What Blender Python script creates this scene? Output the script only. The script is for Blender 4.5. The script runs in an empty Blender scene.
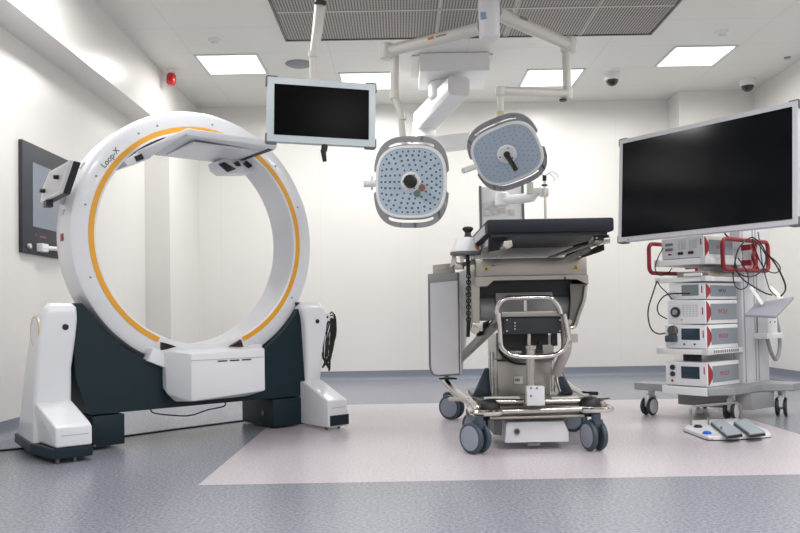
import bpy, bmesh, math, random
from mathutils import Vector, Matrix
random.seed(7)
S = bpy.context.scene
COL = S.collection
PI = math.pi
R = math.radians

# ------------------------------------------------------------------ camera
FPX = 780.0
CAMZ = 0.78
PITCH = math.atan((315 - 293.2) / FPX)
ROLL = R(1.03)
cam_d = bpy.data.cameras.new('camera')
cam = bpy.data.objects.new('camera', cam_d)
COL.objects.link(cam)
fwd = Vector((0, math.cos(PITCH), math.sin(PITCH)))
up0 = Vector((0, -math.sin(PITCH), math.cos(PITCH)))
rt0 = Vector((1, 0, 0))
rt = rt0 * math.cos(ROLL) - up0 * math.sin(ROLL)
upv = up0 * math.cos(ROLL) + rt0 * math.sin(ROLL)
cm = Matrix((rt, upv, -fwd)).transposed().to_4x4()
cm.translation = (0, 0, CAMZ)
cam.matrix_world = cm
cam_d.sensor_width = 36.0
cam_d.lens = FPX / 800 * 36
cam_d.shift_y = (293.2 - 266.5) / 800
cam_d.clip_start = 0.05
S.camera = cam

# ------------------------------------------------------------------ world, view, lights
S.view_settings.view_transform = 'Standard'
S.view_settings.look = 'None'
S.view_settings.gamma = 1
S.view_settings.exposure = 0.0
S.view_settings.use_curve_mapping = False
w = bpy.data.worlds.new('world'); S.world = w; w.use_nodes = True
w.node_tree.nodes['Background'].inputs[0].default_value = (0.8, 0.85, 0.9, 1)
w.node_tree.nodes['Background'].inputs[1].default_value = 0.1
CEIL = 3.34
LIGHT_POWER = 35.0
LIGHT_COL = (1.0, 0.985, 0.975)
PANELS = [(-1.65, 7.81), (-0.30, 8.45), (1.69, 8.45), (3.02, 7.81),
          (-1.65, 5.0), (3.02, 5.0), (3.02, 2.6), (-0.30, 1.9), (1.69, 1.9), (3.02, 0.3), (1.69, -0.6), (-0.30, -0.6)]  # this row: unseen panels, added to give the room more light
for (x, y) in PANELS:
    ld = bpy.data.lights.new('ceiling_panel_lamp', 'AREA')
    ld.shape = 'SQUARE'; ld.spread = R(172); ld.size = 0.57
    ld.energy = LIGHT_POWER * (.72 if y > 6 else 1.0); ld.color = LIGHT_COL
    lo = bpy.data.objects.new('ceiling_panel_lamp', ld)
    lo.location = (x, y, CEIL - 0.012)
    COL.objects.link(lo)

# ------------------------------------------------------------------ helpers
def ray(px, py):
    return fwd * FPX + rt * (px - 400) - upv * (py - 293.2)
CW = Vector((0, 0, CAMZ))
def at(px, py, Y):
    """world point seen at a pixel of the photograph, at the distance Y into the room"""
    d = ray(px, py)
    return CW + d * (Y / d.y)
def rgb(r, g, b):
    f = lambda c: (c / 255 / 12.92) if c / 255 <= 0.04045 else ((c / 255 + 0.055) / 1.055) ** 2.4
    return (f(r), f(g), f(b), 1)
def mat(name, col, rough=0.5, metal=0.0, coat=0.0, emis=None, estr=1.0, bump=0.0, bscale=200, spec=None, vary=0.0):
    m = bpy.data.materials.new(name); m.use_nodes = True
    nt = m.node_tree; b = nt.nodes['Principled BSDF']
    b.inputs['Base Color'].default_value = col
    b.inputs['Roughness'].default_value = rough
    b.inputs['Metallic'].default_value = metal
    b.inputs['Coat Weight'].default_value = coat
    b.inputs['Coat Roughness'].default_value = 0.08
    if spec is not None: b.inputs['Specular IOR Level'].default_value = spec
    if emis:
        b.inputs['Emission Color'].default_value = emis
        b.inputs['Emission Strength'].default_value = estr
    tc = nt.nodes.new('ShaderNodeTexCoord')
    n = nt.nodes.new('ShaderNodeTexNoise'); n.inputs['Scale'].default_value = bscale
    n.inputs['Detail'].default_value = 3
    nt.links.new(tc.outputs['Object'], n.inputs['Vector'])
    if bump:
        bp = nt.nodes.new('ShaderNodeBump'); bp.inputs['Strength'].default_value = bump
        bp.inputs['Distance'].default_value = 0.002
        nt.links.new(n.outputs['Fac'], bp.inputs['Height'])
        nt.links.new(bp.outputs['Normal'], b.inputs['Normal'])
    if vary:
        mr = nt.nodes.new('ShaderNodeMapRange')
        mr.inputs['To Min'].default_value = max(0.02, rough - vary); mr.inputs['To Max'].default_value = rough + vary
        nt.links.new(n.outputs['Fac'], mr.inputs['Value'])
        nt.links.new(mr.outputs[0], b.inputs['Roughness'])
    return m

def seams(m, axes, pitch, offs, width, col, base, halo=0):
    """thin panel joints: a line every `pitch` metres along each given axis (object = world coordinates)"""
    nt = m.node_tree; b = nt.nodes['Principled BSDF']
    tc = nt.nodes.new('ShaderNodeTexCoord'); sp = nt.nodes.new('ShaderNodeSeparateXYZ')
    nt.links.new(tc.outputs['Object'], sp.inputs[0])
    prev = None
    for a, p, o in zip(axes, pitch, offs):
        ad = nt.nodes.new('ShaderNodeMath'); ad.operation = 'ADD'; ad.inputs[1].default_value = -o + 100 * p
        nt.links.new(sp.outputs[a], ad.inputs[0])
        md = nt.nodes.new('ShaderNodeMath'); md.operation = 'MODULO'; md.inputs[1].default_value = p
        nt.links.new(ad.outputs[0], md.inputs[0])
        lt = nt.nodes.new('ShaderNodeMath'); lt.operation = 'LESS_THAN'; lt.inputs[1].default_value = width
        nt.links.new(md.outputs[0], lt.inputs[0])
        if prev is None: prev = lt
        else:
            mx = nt.nodes.new('ShaderNodeMath'); mx.operation = 'MAXIMUM'
            nt.links.new(prev.outputs[0], mx.inputs[0]); nt.links.new(lt.outputs[0], mx.inputs[1]); prev = mx
    mix = nt.nodes.new('ShaderNodeMix'); mix.data_type = 'RGBA'
    mix.inputs['A'].default_value = base; mix.inputs['B'].default_value = col
    nt.links.new(prev.outputs[0], mix.inputs['Factor'])
    nt.links.new(mix.outputs['Result'], b.inputs['Base Color'])

class MB:
    """collects shapes, then links them as ONE mesh object"""
    def __init__(s): s.b = bmesh.new(); s.mi = 0
    def _fin(s, fs):
        for f in fs: f.material_index = s.mi
        return s
    def box(s, c, d, rot=None, bev=0.0):
        t = bmesh.new(); bmesh.ops.create_cube(t, size=1)
        for v in t.verts: v.co = Vector((v.co.x * d[0], v.co.y * d[1], v.co.z * d[2]))
        if bev: bmesh.ops.bevel(t, geom=list(t.edges), offset=bev, segments=2, affect='EDGES', profile=.6)
        M = Matrix.Translation(Vector(c)) @ (rot.to_4x4() if rot else Matrix.Identity(4))
        return s.merge(t, M)
    def bb(s, a, b, bev=0.0):
        a = Vector(a); b = Vector(b)
        return s.box((a + b) / 2, [abs(q) for q in (b - a)], bev=bev)
    def merge(s, t, M=Matrix.Identity(4)):
        vm = {}
        for v in t.verts: vm[v] = s.b.verts.new(M @ v.co)
        fs = []
        for f in t.faces:
            try: fs.append(s.b.faces.new([vm[v] for v in f.verts]))
            except ValueError: pass
        t.free(); return s._fin(fs)
    def hull(s, pts, bev=0.0):
        t = bmesh.new()
        for p in pts: t.verts.new(p)
        bmesh.ops.convex_hull(t, input=list(t.verts))
        bmesh.ops.dissolve_limit(t, angle_limit=0.02, verts=list(t.verts), edges=list(t.edges))
        for v in [v for v in t.verts if not v.link_faces]: t.verts.remove(v)
        bmesh.ops.recalc_face_normals(t, faces=list(t.faces))
        if bev: bmesh.ops.bevel(t, geom=list(t.edges), offset=bev, segments=3, affect='EDGES', profile=.6)
        return s.merge(t)
    def tube(s, pts, r, n=10, closed=False):
        pts = [Vector(p) for p in pts]; N = len(pts)
        rs = r if isinstance(r, (list, tuple)) else [r] * N
        rings = []; nrm = None
        for i, p in enumerate(pts):
            if closed: t = pts[(i + 1) % N] - pts[i - 1]
            else: t = pts[min(i + 1, N - 1)] - pts[max(i - 1, 0)]
            t.normalize()
            if nrm is None:
                nrm = t.orthogonal().normalized()
            else:
                nrm = (nrm - t * nrm.dot(t))
                nrm = nrm.normalized() if nrm.length > 1e-6 else t.orthogonal().normalized()
            bn = t.cross(nrm)
            rings.append([s.b.verts.new(p + (nrm * math.cos(2 * PI * k / n) + bn * math.sin(2 * PI * k / n)) * rs[i]) for k in range(n)])
        fs = []
        for i in range(N if closed else N - 1):
            a = rings[i]; b = rings[(i + 1) % N]
            sh = 0
            if closed and i == N - 1:
                sh = min(range(n), key=lambda q: (a[0].co - b[q].co).length)
            for k in range(n):
                fs.append(s.b.faces.new((a[k], a[(k + 1) % n], b[(k + 1 + sh) % n], b[(k + sh) % n])))
        if not closed:
            fs.append(s.b.faces.new(rings[0][::-1])); fs.append(s.b.faces.new(rings[-1]))
        return s._fin(fs)
    def lathe(s, prof, c, axis, n=32, ang=(0, 2 * PI)):
        """prof = [(radius, height along axis)]"""
        axis = Vector(axis).normalized(); e1 = axis.orthogonal().normalized(); e2 = axis.cross(e1); c = Vector(c)
        full = abs(ang[1] - ang[0] - 2 * PI) < 1e-6
        m = n if full else n + 1
        rings = []
        for r, h in prof:
            if r < 1e-6: rings.append([s.b.verts.new(c + axis * h)])
            else: rings.append([s.b.verts.new(c + axis * h + (e1 * math.cos(ang[0] + (ang[1] - ang[0]) * k / n) + e2 * math.sin(ang[0] + (ang[1] - ang[0]) * k / n)) * r) for k in range(m)])
        fs = []
        for a, b in zip(rings, rings[1:]):
            for k in range(n):
                k2 = (k + 1) % m if full else k + 1
                if len(a) == 1 and len(b) == 1: continue
                if len(a) == 1: fs.append(s.b.faces.new((a[0], b[k2], b[k])))
                elif len(b) == 1: fs.append(s.b.faces.new((a[k], a[k2], b[0])))
                else: fs.append(s.b.faces.new((a[k], a[k2], b[k2], b[k])))
        return s._fin(fs)
    def cyl(s, a, b, r, n=20, r2=None):
        a = Vector(a); b = Vector(b); L = (b - a).length; r2 = r if r2 is None else r2
        e = min(r, r2, L) * .12
        return s.lathe([(0, 0), (r - e, 0), (r, e), (r2, L - e), (r2 - e, L), (0, L)], a, b - a, n)
    def prism(s, poly, org, ex, ey, d):
        """polygon in the plane (org, ex, ey) pushed along d"""
        org = Vector(org); ex = Vector(ex); ey = Vector(ey); d = Vector(d)
        lo = [s.b.verts.new(org + ex * p[0] + ey * p[1]) for p in poly]
        hi = [s.b.verts.new(v.co + d) for v in lo]
        fs = [s.b.faces.new(lo[::-1]), s.b.faces.new(hi)]
        n = len(lo)
        for i in range(n): fs.append(s.b.faces.new((lo[i], lo[(i + 1) % n], hi[(i + 1) % n], hi[i])))
        return s._fin(fs)
    def m(s, i): s.mi = i; return s
    def build(s, name, mats, parent=None, local=False, smooth=True, bevel=0.0, loc=None, label=None):
        bmesh.ops.recalc_face_normals(s.b, faces=list(s.b.faces))
        me = bpy.data.meshes.new(name)
        root = parent
        while root is not None and root.name not in ROOTS: root = root.parent
        if root is not None and not local: s.b.transform(ROOTS[root.name].inverted())
        if loc is not None: s.b.transform(Matrix.Translation(-Vector(loc)))
        s.b.to_mesh(me); s.b.free()
        o = bpy.data.objects.new(name, me); COL.objects.link(o)
        for q in (mats if isinstance(mats, (list, tuple)) else [mats]): me.materials.append(q)
        if parent: o.parent = parent
        if loc is not None: o.location = loc
        if smooth:
            for p in me.polygons: p.use_smooth = True
            me.set_sharp_from_angle(angle=R(35))
        if bevel:
            bv = o.modifiers.new('bevel', 'BEVEL'); bv.width = bevel; bv.segments = 2; bv.limit_method = 'ANGLE'; bv.angle_limit = R(40)
            bv.harden_normals = True
        if label: o['label'] = label
        return o
def build_each(mb, name, mats, parent=None, **kw):
    """every loose piece of the builder becomes a mesh object of its own"""
    left = set(mb.b.verts); out = []
    while left:
        st = [left.pop()]; comp = {st[0]}
        while st:
            v = st.pop()
            for e in v.link_edges:
                o = e.other_vert(v)
                if o not in comp: comp.add(o); st.append(o); left.discard(o)
        n = MB(); vm = {v: n.b.verts.new(v.co) for v in comp}
        fs = {f for v in comp for f in v.link_faces}
        for f in fs:
            g = n.b.faces.new([vm[v] for v in f.verts]); g.material_index = f.material_index
        out.append(n)
    mb.b.free()
    return [n.build(name, mats, parent, **kw) for n in out]
ROOTS = {}
def thing(name, label, cat, loc=(0, 0, 0), rz=0, group=None):
    o = bpy.data.objects.new(name, None); COL.objects.link(o)
    o.empty_display_size = .1
    o.location = loc; o.rotation_euler = (0, 0, rz)
    ROOTS[o.name] = Matrix.Translation(Vector(loc)) @ Matrix.Rotation(rz, 4, 'Z')
    return tag(o, label, cat, group)
def tag(o, label, cat, group=None):
    o['label'] = label; o['category'] = cat
    if group: o['group'] = group
    return o
def struct(o): o['kind'] = 'structure'; return o
def copy_tree(o, parent=None):
    c = o.copy(); COL.objects.link(c)
    if parent: c.parent = parent
    if o.name in ROOTS: ROOTS[c.name] = ROOTS[o.name]
    for ch in list(o.children): copy_tree(ch, c)
    return c
def text(name, body, size, M, m, parent=None, extrude=0.0006, align='CENTER'):
    """lettering as a mesh, laid in the plane of matrix M (x = reading direction, z = towards the reader), local to the parent"""
    cu = bpy.data.curves.new(name, 'FONT'); cu.body = body; cu.size = size; cu.extrude = extrude
    cu.align_x = align; cu.align_y = 'CENTER'
    t = bpy.data.objects.new(name, cu); COL.objects.link(t)
    dg = bpy.context.evaluated_depsgraph_get(); dg.update()
    me = bpy.data.meshes.new_from_object(t.evaluated_get(dg))
    bpy.data.objects.remove(t)
    me.transform(M); me.materials.clear(); me.materials.append(m)
    o = bpy.data.objects.new(name, me); COL.objects.link(o)
    if parent: o.parent = parent
    return o
def frame(o, ex, ey):
    ex = Vector(ex).normalized(); ez = ex.cross(Vector(ey)).normalized(); ey = ez.cross(ex)
    M = Matrix((ex, ey, ez)).transposed().to_4x4(); M.translation = Vector(o); return M
def arc(c, e1, e2, r, a0, a1, n=8):
    c = Vector(c); e1 = Vector(e1); e2 = Vector(e2)
    return [c + (e1 * math.cos(R(a0 + (a1 - a0) * k / n)) + e2 * math.sin(R(a0 + (a1 - a0) * k / n))) * r for k in range(n + 1)]
def rrect(c, ex, ey, hw, hh, r, n=6):
    """closed rounded rectangle path"""
    c = Vector(c); ex = Vector(ex); ey = Vector(ey); out = []
    for sx, sy, a in ((1, 1, 0), (-1, 1, 90), (-1, -1, 180), (1, -1, 270)):
        out += arc(c + ex * (hw - r) * sx + ey * (hh - r) * sy, ex, ey, r, a, a + 90, n)
    return out
def smooth_path(pts, n=6):
    """Catmull-Rom through the points"""
    P = [Vector(p) for p in pts]; P = [P[0] * 2 - P[1]] + P + [P[-1] * 2 - P[-2]]; out = []
    for i in range(1, len(P) - 2):
        for k in range(n):
            t = k / n
            out.append(.5 * ((2 * P[i]) + (-P[i - 1] + P[i + 1]) * t + (2 * P[i - 1] - 5 * P[i] + 4 * P[i + 1] - P[i + 2]) * t * t + (-P[i - 1] + 3 * P[i] - 3 * P[i + 1] + P[i + 2]) * t ** 3))
    out.append(P[-2]); return out

# ------------------------------------------------------------------ materials
WALLC = rgb(231, 229, 225)
m_wall = mat('wall_panel', WALLC, 0.28, spec=0.45)
seams(m_wall, [0, 1], [1.2, 1.2], [0.25, 0.4], 0.0035, rgb(220, 217, 211), WALLC)
m_ceil = mat('ceiling_panel', rgb(226, 226, 220), 0.4, spec=0.35)
seams(m_ceil, [0, 1], [1.33, .665], [-1.97, 7.47], 0.005, rgb(208, 208, 203), rgb(228, 229, 224))
m_cove = mat('grey_vinyl_skirting', rgb(128, 134, 146), 0.45, bump=0.1, bscale=300)
m_white = mat('white_lacquer', rgb(231, 233, 238), 0.3, coat=0.2)
m_whitem = mat('white_matt_plastic', rgb(234, 235, 236), 0.42)
m_offwhite = mat('offwhite_arm_paint', rgb(212, 209, 203), 0.35)
m_orange = mat('orange_stripe', rgb(236, 168, 42), 0.35)
m_teal = mat('dark_teal_lacquer', rgb(22, 42, 50), 0.4, spec=0.3)
m_black = mat('black_rubber', rgb(16, 17, 19), 0.5)
m_dark = mat('dark_plastic', rgb(40, 44, 50), 0.45)
m_screen = mat('black_screen', rgb(2, 2, 3), 0.2, spec=0.06)
m_screen_tv = mat('large_black_screen', rgb(5, 8, 14), 0.12, spec=0.16)
m_frame = mat('pale_blue_grey_bezel', rgb(200, 212, 216), 0.35)
m_frame2 = mat('silver_grey_bezel', rgb(206, 207, 214), 0.35)
m_bump = mat('grey_corner_rubber', rgb(112, 114, 118), 0.6)
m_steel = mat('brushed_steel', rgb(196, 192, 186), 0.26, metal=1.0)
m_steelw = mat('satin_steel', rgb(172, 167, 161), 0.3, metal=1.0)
m_steeld = mat('dark_steel', rgb(120, 118, 114), 0.4, metal=0.9)  # darker, duller steel than the other two
m_chrome = mat('polished_tube', rgb(214, 210, 205), 0.14, metal=1.0)
m_mat = mat('dark_slate_mattress', rgb(22, 28, 36), 0.5, spec=0.3, bump=0.15, bscale=400)
m_grey = mat('mid_grey_plastic', rgb(150, 152, 154), 0.45)
m_lgrey = mat('light_grey_panel', rgb(210, 211, 215), 0.4)
m_wheel = mat('slate_castor_plastic', rgb(62, 74, 86), 0.5)
m_wheelcap = mat('grey_wheel_cap', rgb(146, 154, 166), 0.45)
m_red = mat('red_siren', rgb(196, 20, 24), 0.25, coat=.5)
m_redh = mat('crimson_handle', rgb(140, 28, 40), 0.45)
m_redc = mat('red_crescent', rgb(158, 32, 40), 0.4)
m_glass = mat('lamp_lens', rgb(178, 194, 210), 0.2, coat=0.5)
m_led = mat('lamp_led', rgb(84, 102, 122), 0.2, coat=0.5)
m_ledhi = mat('lamp_led_rim', rgb(186, 200, 214), 0.3)
m_lampgrey = mat('lamp_handle_grey', rgb(142, 145, 148), 0.4)
m_yellow = mat('yellow_sticker', rgb(214, 170, 30), 0.5)
m_blue = mat('blue_button', rgb(28, 88, 200), 0.35)
m_lcd = mat('device_display', rgb(46, 62, 76), 0.15)
m_lcdg = mat('device_display_grey', rgb(120, 132, 136), 0.2)
m_print = mat('grey_print', rgb(120, 124, 128), 0.5)
m_side = mat('device_side_grey', rgb(136, 144, 152), 0.42)
m_amber = mat('amber_sticker', rgb(206, 110, 40), 0.5)
m_emit = mat('light_diffuser', rgb(250, 250, 250), 0.4, emis=(1, .99, .97, 1), estr=1.6)
m_wallscreen = mat('wall_screen_glass', rgb(128, 136, 150), 0.25)
m_wallframe = mat('wall_screen_surround', rgb(62, 64, 70), 0.5, spec=0.3)
m_skirt = mat('grey_cart_base', rgb(158, 160, 163), 0.45, metal=.2)
m_speaker = mat('speaker_mesh', rgb(138, 144, 150), 0.6)

# floor: speckled vinyl with the lilac zone as an inlay
def floor_material():
    m = bpy.data.materials.new('speckled_vinyl'); m.use_nodes = True
    nt = m.node_tree; b = nt.nodes['Principled BSDF']; L = nt.links
    tc = nt.nodes.new('ShaderNodeTexCoord'); sp = nt.nodes.new('ShaderNodeSeparateXYZ'); L.new(tc.outputs['Object'], sp.inputs[0])
    def cmp(out, lo, hi):
        a = nt.nodes.new('ShaderNodeMath'); a.operation = 'GREATER_THAN'; a.inputs[1].default_value = lo; L.new(out, a.inputs[0])
        c = nt.nodes.new('ShaderNodeMath'); c.operation = 'LESS_THAN'; c.inputs[1].default_value = hi; L.new(out, c.inputs[0])
        d = nt.nodes.new('ShaderNodeMath'); d.operation = 'MULTIPLY'; L.new(a.outputs[0], d.inputs[0]); L.new(c.outputs[0], d.inputs[1]); return d
    mx = cmp(sp.outputs[0], -0.963, 2.45); my = cmp(sp.outputs[1], 3.68, 6.88)
    mk = nt.nodes.new('ShaderNodeMath'); mk.operation = 'MULTIPLY'; L.new(mx.outputs[0], mk.inputs[0]); L.new(my.outputs[0], mk.inputs[1])
    n = nt.nodes.new('ShaderNodeTexNoise'); n.inputs['Scale'].default_value = 70; n.inputs['Detail'].default_value = 4; n.inputs['Roughness'].default_value = .7
    L.new(tc.outputs['Object'], n.inputs['Vector'])
    def ramp(c0, c1):
        r = nt.nodes.new('ShaderNodeValToRGB'); r.color_ramp.elements[0].position = .36; r.color_ramp.elements[1].position = .64
        r.color_ramp.elements[0].color = c0; r.color_ramp.elements[1].color = c1; L.new(n.outputs['Fac'], r.inputs[0]); return r
    r1 = ramp(rgb(114, 118, 128), rgb(158, 161, 171)); r2 = ramp(rgb(186, 179, 185), rgb(212, 205, 210))
    mix = nt.nodes.new('ShaderNodeMix'); mix.data_type = 'RGBA'
    L.new(mk.outputs[0], mix.inputs['Factor']); L.new(r1.outputs[0], mix.inputs['A']); L.new(r2.outputs[0], mix.inputs['B'])
    L.new(mix.outputs['Result'], b.inputs['Base Color'])
    b.inputs['Roughness'].default_value = 0.27
    b.inputs['Specular IOR Level'].default_value = 0.5
    n2 = nt.nodes.new('ShaderNodeTexNoise'); n2.inputs['Scale'].default_value = 35; L.new(tc.outputs['Object'], n2.inputs['Vector'])
    bp = nt.nodes.new('ShaderNodeBump'); bp.inputs['Strength'].default_value = .04; bp.inputs['Distance'].default_value = .002
    L.new(n2.outputs['Fac'], bp.inputs['Height']); L.new(bp.outputs['Normal'], b.inputs['Normal'])
    return m
m_floor = floor_material()
def grille_material():
    m = bpy.data.materials.new('perforated_grille'); m.use_nodes = True
    nt = m.node_tree; b = nt.nodes['Principled BSDF']; L = nt.links
    tc = nt.nodes.new('ShaderNodeTexCoord')
    wv = nt.nodes.new('ShaderNodeTexWave'); wv.bands_direction = 'X'; wv.inputs['Scale'].default_value = 12.5; wv.inputs['Distortion'].default_value = 0
    wv2 = nt.nodes.new('ShaderNodeTexWave'); wv2.bands_direction = 'Y'; wv2.inputs['Scale'].default_value = 9
    L.new(tc.outputs['Object'], wv.inputs['Vector']); L.new(tc.outputs['Object'], wv2.inputs['Vector'])
    ad = nt.nodes.new('ShaderNodeMath'); ad.operation = 'MULTIPLY_ADD'; ad.inputs[1].default_value = .35
    L.new(wv2.outputs['Fac'], ad.inputs[0]); L.new(wv.outputs['Fac'], ad.inputs[2])
    r = nt.nodes.new('ShaderNodeValToRGB'); r.color_ramp.elements[0].position = .25; r.color_ramp.elements[1].position = 1.0
    r.color_ramp.elements[0].color = rgb(84, 80, 78); r.color_ramp.elements[1].color = rgb(170, 164, 160)
    L.new(ad.outputs[0], r.inputs[0]); L.new(r.outputs[0], b.inputs['Base Color'])
    b.inputs['Roughness'].default_value = .5; b.inputs['Metallic'].default_value = .2
    return m
m_grille = grille_material()

# ------------------------------------------------------------------ the room
BY = 9.42          # back wall
LX, LXU = -2.68, -2.42   # left wall below / above the bulkhead
RX = 4.18; Y0 = -2.6; ZB = 2.79
fl = MB().bb((LX - .3, Y0, -.1), (RX + .3, BY + .3, 0)).build('floor', m_floor, smooth=False); struct(fl)
ce = MB().bb((LX - .3, Y0, CEIL), (RX + .3, BY + .3, CEIL + .1)).build('ceiling', m_ceil, smooth=False); struct(ce)
q = MB().bb((LX - .2, Y0, 0), (LX, 8.22, ZB)).bb((LX - .2, Y0, ZB), (LXU, 8.22, CEIL)).bb((LX - .2, 8.22, 0), (LXU, BY, CEIL))
struct(q.build('wall_left', m_wall, smooth=False))
q = MB().bb((LXU - .3, BY, 0), (RX + .2, BY + .2, CEIL)).bb((3.30, 9.06, 0), (RX, BY, CEIL))
struct(q.build('wall_back', m_wall, smooth=False))
struct(MB().bb((RX, Y0, 0), (RX + .2, BY, CEIL)).build('wall_right', m_wall, smooth=False))
struct(MB().bb((LX - .2, Y0 - .2, 0), (RX + .2, Y0, CEIL)).build('wall_front', m_wall, smooth=False))
# coved vinyl skirting: section (distance from wall, height)
sec = [(0, 0), (.06, 0), (.03, .006), (.012, .022), (.004, .05), (.004, .115), (0, .115)]
def skirting(name, a, b, nrm):
    a = Vector(a); b = Vector(b); m_ = MB()
    m_.prism(sec, a, Vector(nrm), Vector((0, 0, 1)), b - a)
    return struct(m_.build(name, m_cove))
skirting('baseboard_back', (LXU, BY, 0), (3.30, BY, 0), (0, -1, 0))
skirting('baseboard_pillar', (3.30, 9.06, 0), (RX, 9.06, 0), (0, -1, 0))
skirting('baseboard_left', (LX, Y0, 0), (LX, 8.22, 0), (1, 0, 0))
skirting('baseboard_left_2', (LXU, 8.22, 0), (LXU, BY, 0), (1, 0, 0))
skirting('baseboard_right', (RX, Y0, 0), (RX, 9.06, 0), (-1, 0, 0))

# ceiling lights
LBL = {0: 'square ceiling light at far left, above the ring scanner', 1: 'square ceiling light half hidden behind the small hanging monitor',
       2: 'square ceiling light behind the right surgical lamp arm', 3: 'square ceiling light at right, above the large screen'}
def ceiling_light(x, y):
    t = thing('ceiling_light', '', 'ceiling light', (x, y, CEIL), 0, 'square ceiling lights')
    f = MB()
    for sx, sy, dx, dy in ((0, 1, .31, .012), (0, -1, .31, .012), (1, 0, .012, .31), (-1, 0, .012, .31)):
        f.box((sx * .30, sy * .30, -.004), (2 * dx, 2 * dy, .008))
    f.build('light_frame', m_frame, t, local=True, smooth=False)
    MB().bb((-.288, -.288, -.007), (.288, .288, -.001)).build('light_diffuser', m_emit, t, local=True, smooth=False)
    return t
cl0 = ceiling_light(*PANELS[0]); cl0['label'] = LBL[0]
for i in range(1, len(PANELS)):
    c = copy_tree(cl0); c.location = (*PANELS[i], CEIL)
    c['label'] = LBL.get(i, 'unseen square ceiling light nearer the camera, added for fill light')

# laminar air diffuser
DX0, DX1, DY0, DY1 = -1.0, 2.35, 3.85, 7.13
t = thing('ceiling_air_diffuser', 'large square perforated air outlet in the ceiling with grey grille panels', 'air vent', ((DX0 + DX1) / 2, (DY0 + DY1) / 2, CEIL))
xs = [DX0, .375, 1.013, 1.70, DX1]; ys = [DY1, 6.47, 5.81, 5.15, 4.49, DY0]
pmb = []
for i in range(4):
    for j in range(5):
        x0, x1, y1, y0 = xs[i], xs[i + 1], ys[j], ys[j + 1]
        MB().bb((x0 + .012, y0 + .012, CEIL - .008), (x1 - .012, y1 - .012, CEIL - .001)).build('grille_panel', m_grille, t, smooth=False)
f = MB()
for x in xs[1:-1]: f.bb((x - .016, DY0, CEIL - .012), (x - .005, DY1, CEIL)); f.bb((x + .005, DY0, CEIL - .012), (x + .016, DY1, CEIL))
for y in ys[1:-1]: f.bb((DX0, y - .012, CEIL - .011), (DX1, y + .012, CEIL))
f.build('mullions', mat('grille_mullion', rgb(186, 182, 178), .4, metal=.3), t, smooth=False)
f = MB()
f.bb((DX0 - .018, DY0 - .018, CEIL - .014), (DX0, DY1 + .018, CEIL)).bb((DX1, DY0 - .018, CEIL - .014), (DX1 + .018, DY1 + .018, CEIL))
f.bb((DX0 - .018, DY1, CEIL - .014), (DX1 + .018, DY1 + .018, CEIL)).bb((DX0 - .018, DY0 - .018, CEIL - .014), (DX1 + .018, DY0, CEIL))
f.build('outer_frame', mat('grille_edge', rgb(98, 94, 90), .4, metal=.3), t, smooth=False)

# small ceiling fittings
o = MB().lathe([(0, -.012), (.12, -.012), (.135, -.006), (.14, 0)], (-.98, 7.83, CEIL), (0, 0, 1), 40).build('ceiling_speaker', m_speaker, loc=(-.98, 7.83, CEIL))
tag(o, 'round grey ceiling speaker above the small hanging monitor', 'speaker')
def detector(p, label):
    t = thing('smoke_detector', label, 'smoke detector', p, 0, 'ceiling smoke detectors')
    MB().lathe([(.06, 0), (.055, -.02), (.05, -.024), (0, -.024)], (0, 0, 0), (0, 0, 1), 24).build('detector_base', m_whitem, t, local=True)
    MB().lathe([(.033, -.024), (.03, -.045), (.012, -.052), (0, -.052)], (0, 0, 0), (0, 0, 1), 24).build('detector_head', m_whitem, t, local=True)
    return t
detector((-1.66, 7.1, CEIL), 'white round smoke detector left of the small hanging monitor')
detector((3.02, 7.14, CEIL), 'white round smoke detector near the right ceiling light')
def dome_camera(p, label):
    t = thing('dome_camera', label, 'security camera', p, 0, 'ceiling dome cameras')
    MB().lathe([(.085, 0), (.085, -.055), (.078, -.07), (.0, -.07)], (0, 0, 0), (0, 0, 1), 32).build('housing', m_whitem, t, local=True)
    g = MB().lathe([(.066, -.068)] + [(.066 * math.cos(a), -.068 - .066 * math.sin(a)) for a in [k * PI / 16 for k in range(1, 8)]] + [(0, -.134)], (0, 0, 0), (0, 0, 1), 32)
    g.build('dark_dome', mat('smoked_dome', rgb(20, 20, 24), .08, coat=.6), t, local=True)
    return t
dome_camera((2.33, 8.35, CEIL), 'white dome security camera left of the large screen, on the ceiling')
dome_camera((3.93, 8.66, CEIL), 'white dome security camera in the far right ceiling corner')
o = MB().lathe([(.035, 0), (.03, -.012), (0, -.012)], (4.0, 7.9, CEIL), (0, 0, 1), 16).build('sprinkler', m_grey, loc=(4.0, 7.9, CEIL)); tag(o, 'small round ceiling sprinkler plate near the far right corner camera', 'sprinkler')
t = thing('alarm_siren', 'small red alarm siren hanging from the ceiling beside the left wall bulkhead', 'alarm', (-2.31, 7.95, CEIL))
MB().lathe([(.05, 0), (.05, -.03), (.03, -.04), (0, -.04)], (0, 0, 0), (0, 0, 1), 20).build('base', m_whitem, t, local=True)
MB().lathe([(.03, -.035), (.048, -.06), (.05, -.13), (.036, -.16), (0, -.165)], (0, 0, 0), (0, 0, 1), 20).build('red_body', m_red, t, local=True)

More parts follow.
